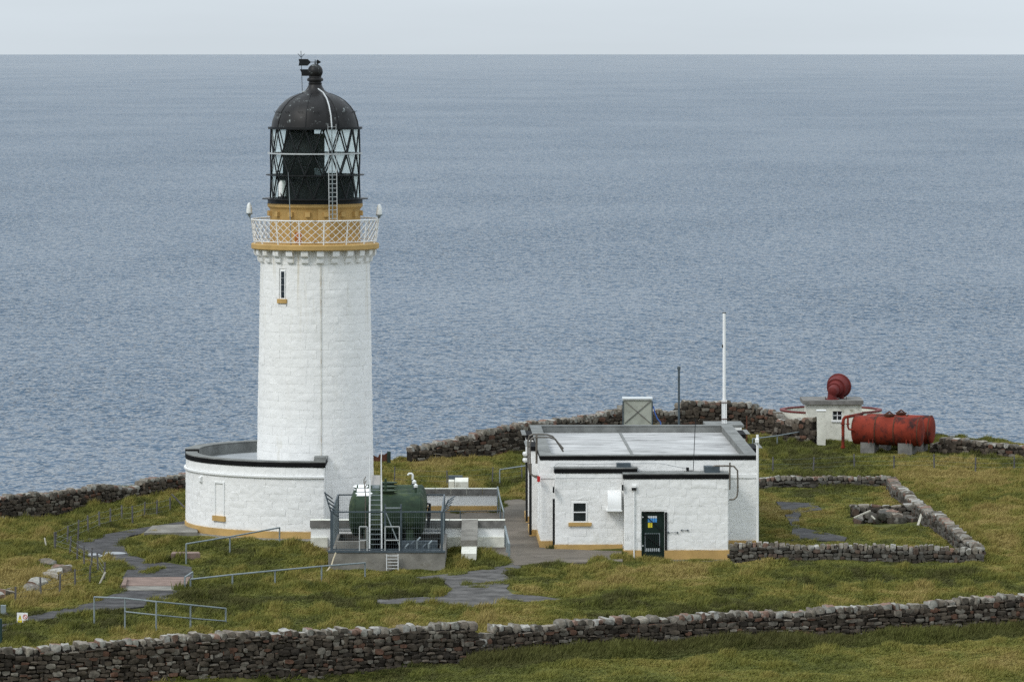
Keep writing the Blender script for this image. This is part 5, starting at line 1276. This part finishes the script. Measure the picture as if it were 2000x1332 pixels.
def grass_mat():
    m = bpy.data.materials.new('grass_blades'); m.use_nodes = True
    n = m.node_tree.nodes; l = m.node_tree.links; b = n['Principled BSDF']
    b.inputs['Roughness'].default_value = .75; b.inputs['Specular IOR Level'].default_value = .15
    at = n.new('ShaderNodeAttribute'); at.attribute_type = 'INSTANCER'; at.attribute_name = 'tone'
    r = n.new('ShaderNodeValToRGB'); e = r.color_ramp.elements
    for p_, c in ((0, (.028, .042, .010)), (.25, (.074, .100, .017)), (.5, (.142, .152, .028)), (.72, (.215, .190, .046)), (1, (.30, .235, .082))):
        if p_ in (0, 1): e[0 if p_ == 0 else len(e) - 1].color = (*c, 1)
        else:
            q_ = e.new(p_); q_.color = (*c, 1)
    l.new(at.outputs['Fac'], r.inputs[0])
    ha = n.new('ShaderNodeAttribute'); ha.attribute_name = 'h'
    mm = n.new('ShaderNodeMix'); mm.data_type = 'RGBA'; ml = n.new('ShaderNodeMath'); ml.operation = 'MULTIPLY'; ml.inputs[1].default_value = .28; l.new(ha.outputs['Fac'], ml.inputs[0])
    l.new(ml.outputs[0], mm.inputs['Factor']); l.new(r.outputs[0], mm.inputs[6]); mm.inputs[7].default_value = (.27, .215, .075, 1)
    l.new(mm.outputs[2], b.inputs['Base Color'])
    return m
GM = grass_mat()
tcol = bpy.data.collections.new('grass_tufts')
for i in range(6):
    me = tuft(900 + i, 26, .20, .16, .009); me.materials.append(GM); tcol.objects.link(bpy.data.objects.new('tuft', me))

def scatter():
    n = 370000
    D = np.sqrt(rng.uniform(163 ** 2, 272 ** 2, n)); px = rng.uniform(-220, 2220, n)
    x = XC + (px - 1000) * D / F; y = D - DT
    edge = np.interp(x, EDGE_X, EDGE_D); keep = D < edge + .6
    clump = np.array([noise.noise((a_ * .9, b_ * .35, 40)) for a_, b_ in zip(x.tolist(), y.tolist())]) if False else None
    for pl, k in ((PATH_L, .30), (PATH_C, .2), (YARD, .42), (TRACK, .05)):
        wob = np.array([(noise.noise((a_ * 1.3, b_ * .5, 61)), noise.noise((a_ * 1.3, b_ * .5, 77))) for a_, b_ in zip(x.tolist(), y.tolist())]) if 'wob' not in dir() else wob
        ins = np.nonzero(in_poly(x + wob[:, 0] * .7, y + wob[:, 1] * 1.6, pl))[0]
        nz_ = np.array([noise.noise((x[q] * .8, y[q] * .33, 40)) for q in ins])
        keep[ins] &= nz_ > k + .2
    for qd in (((238, 1152), (350, 1152), (374, 1125), (240, 1126)), ((281, 1041), (386, 1040), (384, 1023), (298, 1027)), ((1662, 1030), (1800, 1030), (1800, 1006), (1662, 1006))): keep &= ~in_poly(x, y, gpoly(qd))
    keep &= (np.hypot(x, y) > 6.05)
    lb = (np.cos(AB) * (x - OB.x) + np.sin(AB) * (y - OB.y), -np.sin(AB) * (x - OB.x) + np.cos(AB) * (y - OB.y))
    keep &= ~((lb[0] > -.3) & (lb[0] < W + .35) & (lb[1] > -.1) & (lb[1] < L + 2.3)); keep &= ~((lb[0] > .5) & (lb[0] < 7.2) & (lb[1] > VR - .1) & (lb[1] < 0))
    keep &= ~((x > bx0 - .05) & (x < bx1 + .05) & (y > yb0 - .05) & (y < Df - DT + .6))
    keep &= ~((x > h0 - .1) & (x < h1 + .1) & (y > yh - .05) & (y < yh + 5)); keep &= ~(np.hypot(x - cxr, y - cyr) < 2.5)
    keep &= ~((x > X(880, 229)) & (x < X(916, 229)) & (y > 228.8 - DT) & (y < 232 - DT))
    keep &= ~((x > X(902, 207) - .1) & (x < X(931, 207) + .1) & (y > 204.3 - DT) & (y < 211 - DT))
    keep &= ~((x > X(790, Dr)) & (x < X(971, Dr)) & (y > Dr - DT - .1) & (y < Dr - DT + .4))
    return x[keep], y[keep]
x, y = scatter()
N = len(x); z = np.zeros(N); tone = np.zeros(N); scl = np.zeros((N, 3)); rot = np.zeros((N, 3))
nearw = np.interp(x, [wd(-60, 166.0)[0], wd(900, 172.8)[0], wd(1500, 178)[0], wd(2060, 181.6)[0]], [166.0 - DT, 172.8 - DT, 178 - DT, 181.6 - DT])
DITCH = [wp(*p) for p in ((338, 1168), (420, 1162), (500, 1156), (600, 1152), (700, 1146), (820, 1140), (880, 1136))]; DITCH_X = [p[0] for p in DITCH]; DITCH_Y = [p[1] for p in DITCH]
jit = rng.normal(0, .07, N); sj = rng.uniform(.7, 1.3, N)
for i in range(N):
    xi, yi = float(x[i]), float(y[i])
    h = BV.ray_cast(Vector((xi, yi, 60)), Vector((0, 0, -1)))
    z[i] = h[0].z if h[0] else -50
    a = noise.noise((xi * .16, yi * .075, 5)); b2 = noise.noise((xi * .6, yi * .26, 11)); c2 = noise.noise((xi * 1.9, yi * .8, 2)); lump = noise.noise((xi * .9, yi * .45, 21))
    t = .41 + .85 * a + .50 * b2 + .35 * c2 - .28 * lump + jit[i]
    s = 1.0 + 1.5 * lump + .6 * b2 + .7 * c2
    if c2 > .28 and lump > .05: s *= 1.5; t += .10
    D = yi + DT
    d = yi - nearw[i]
    if d < 0:                 # grazed grass on the near side of the front wall
        t = .38 + (t - .42) * .6; s *= .62
        if d > -3.0 and xi > X(905, 174): s = s * 1.2 + 2.6 * max(0, 1 - abs(d + .9) / 1.9) * (1 + b2); t = t * .25 - .05      # rushes at the foot of the wall
    elif d < 6: t += .02; s *= .8
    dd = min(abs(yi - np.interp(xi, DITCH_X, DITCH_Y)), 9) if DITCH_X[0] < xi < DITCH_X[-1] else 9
    if dd < 1.3: k_ = 1 - dd / 1.3; t -= .38 * k_; s *= 1 + .7 * k_  # shadow line of the bank put into the grass tone; blades taller too
    if xi < X(360, 235) and D > 212: t += .12 + (.15 if D < 226 else -.22); s *= 1.2
    if xi > X(1485, 230) and D > 200 and D < 250: t += .10
    if in_poly(xi, yi, ENC): t += .03; s *= .55
    if D > 232 and 0 < xi < 12: t += .14
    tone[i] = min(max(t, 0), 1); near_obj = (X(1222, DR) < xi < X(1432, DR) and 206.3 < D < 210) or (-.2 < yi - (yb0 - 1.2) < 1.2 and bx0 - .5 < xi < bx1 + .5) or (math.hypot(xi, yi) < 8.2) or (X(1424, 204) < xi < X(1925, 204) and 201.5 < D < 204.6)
    near_obj = near_obj or (X(1640, 256) < xi < X(1830, 256) and 253 < D < 259) or (X(330, 197) < xi < X(395, 197) and 196 < D < 209)
    s = max(.35, min(s, 3.2)) * sj[i] * (.30 if near_obj else .58)
    scl[i] = (.9 + .25 * s, .9 + .25 * s, s); rot[i] = (0, 0, rng.normal(0, .8))
gm = bpy.data.meshes.new('grass'); gm.from_pydata(np.stack([x, y, z], -1).tolist(), [], [])
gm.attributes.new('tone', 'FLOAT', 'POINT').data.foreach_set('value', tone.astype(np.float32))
gm.attributes.new('scl', 'FLOAT_VECTOR', 'POINT').data.foreach_set('vector', scl.astype(np.float32).ravel())
gm.attributes.new('rot', 'FLOAT_VECTOR', 'POINT').data.foreach_set('vector', rot.astype(np.float32).ravel())
go = stuff(bpy.data.objects.new('grass', gm)); col.objects.link(go)
go['label'] = 'rough olive and straw coloured grass over the headland'; go['category'] = 'grass'
ng = bpy.data.node_groups.new('scatter_grass', 'GeometryNodeTree')
ng.interface.new_socket('Geometry', in_out='INPUT', socket_type='NodeSocketGeometry'); ng.interface.new_socket('Geometry', in_out='OUTPUT', socket_type='NodeSocketGeometry')
n = ng.nodes; gi = n.new('NodeGroupInput'); gout = n.new('NodeGroupOutput'); mp_ = n.new('GeometryNodeMeshToPoints'); ip = n.new('GeometryNodeInstanceOnPoints'); ci = n.new('GeometryNodeCollectionInfo')
ci.inputs['Collection'].default_value = tcol; ci.inputs['Separate Children'].default_value = True; ci.inputs['Reset Children'].default_value = True
a1 = n.new('GeometryNodeInputNamedAttribute'); a1.data_type = 'FLOAT_VECTOR'; a1.inputs[0].default_value = 'scl'
a2 = n.new('GeometryNodeInputNamedAttribute'); a2.data_type = 'FLOAT_VECTOR'; a2.inputs[0].default_value = 'rot'
er = n.new('FunctionNodeEulerToRotation')
lk = ng.links.new
lk(gi.outputs[0], mp_.inputs[0]); lk(mp_.outputs[0], ip.inputs['Points']); lk(ci.outputs[0], ip.inputs['Instance']); ip.inputs['Pick Instance'].default_value = True
lk(a1.outputs[0], ip.inputs['Scale']); lk(a2.outputs[0], er.inputs[0]); lk(er.outputs[0], ip.inputs['Rotation']); lk(ip.outputs[0], gout.inputs[0])
md = go.modifiers.new('scatter', 'NODES'); md.node_group = ng
print('grass points', N, 'objects', len(scene.objects))
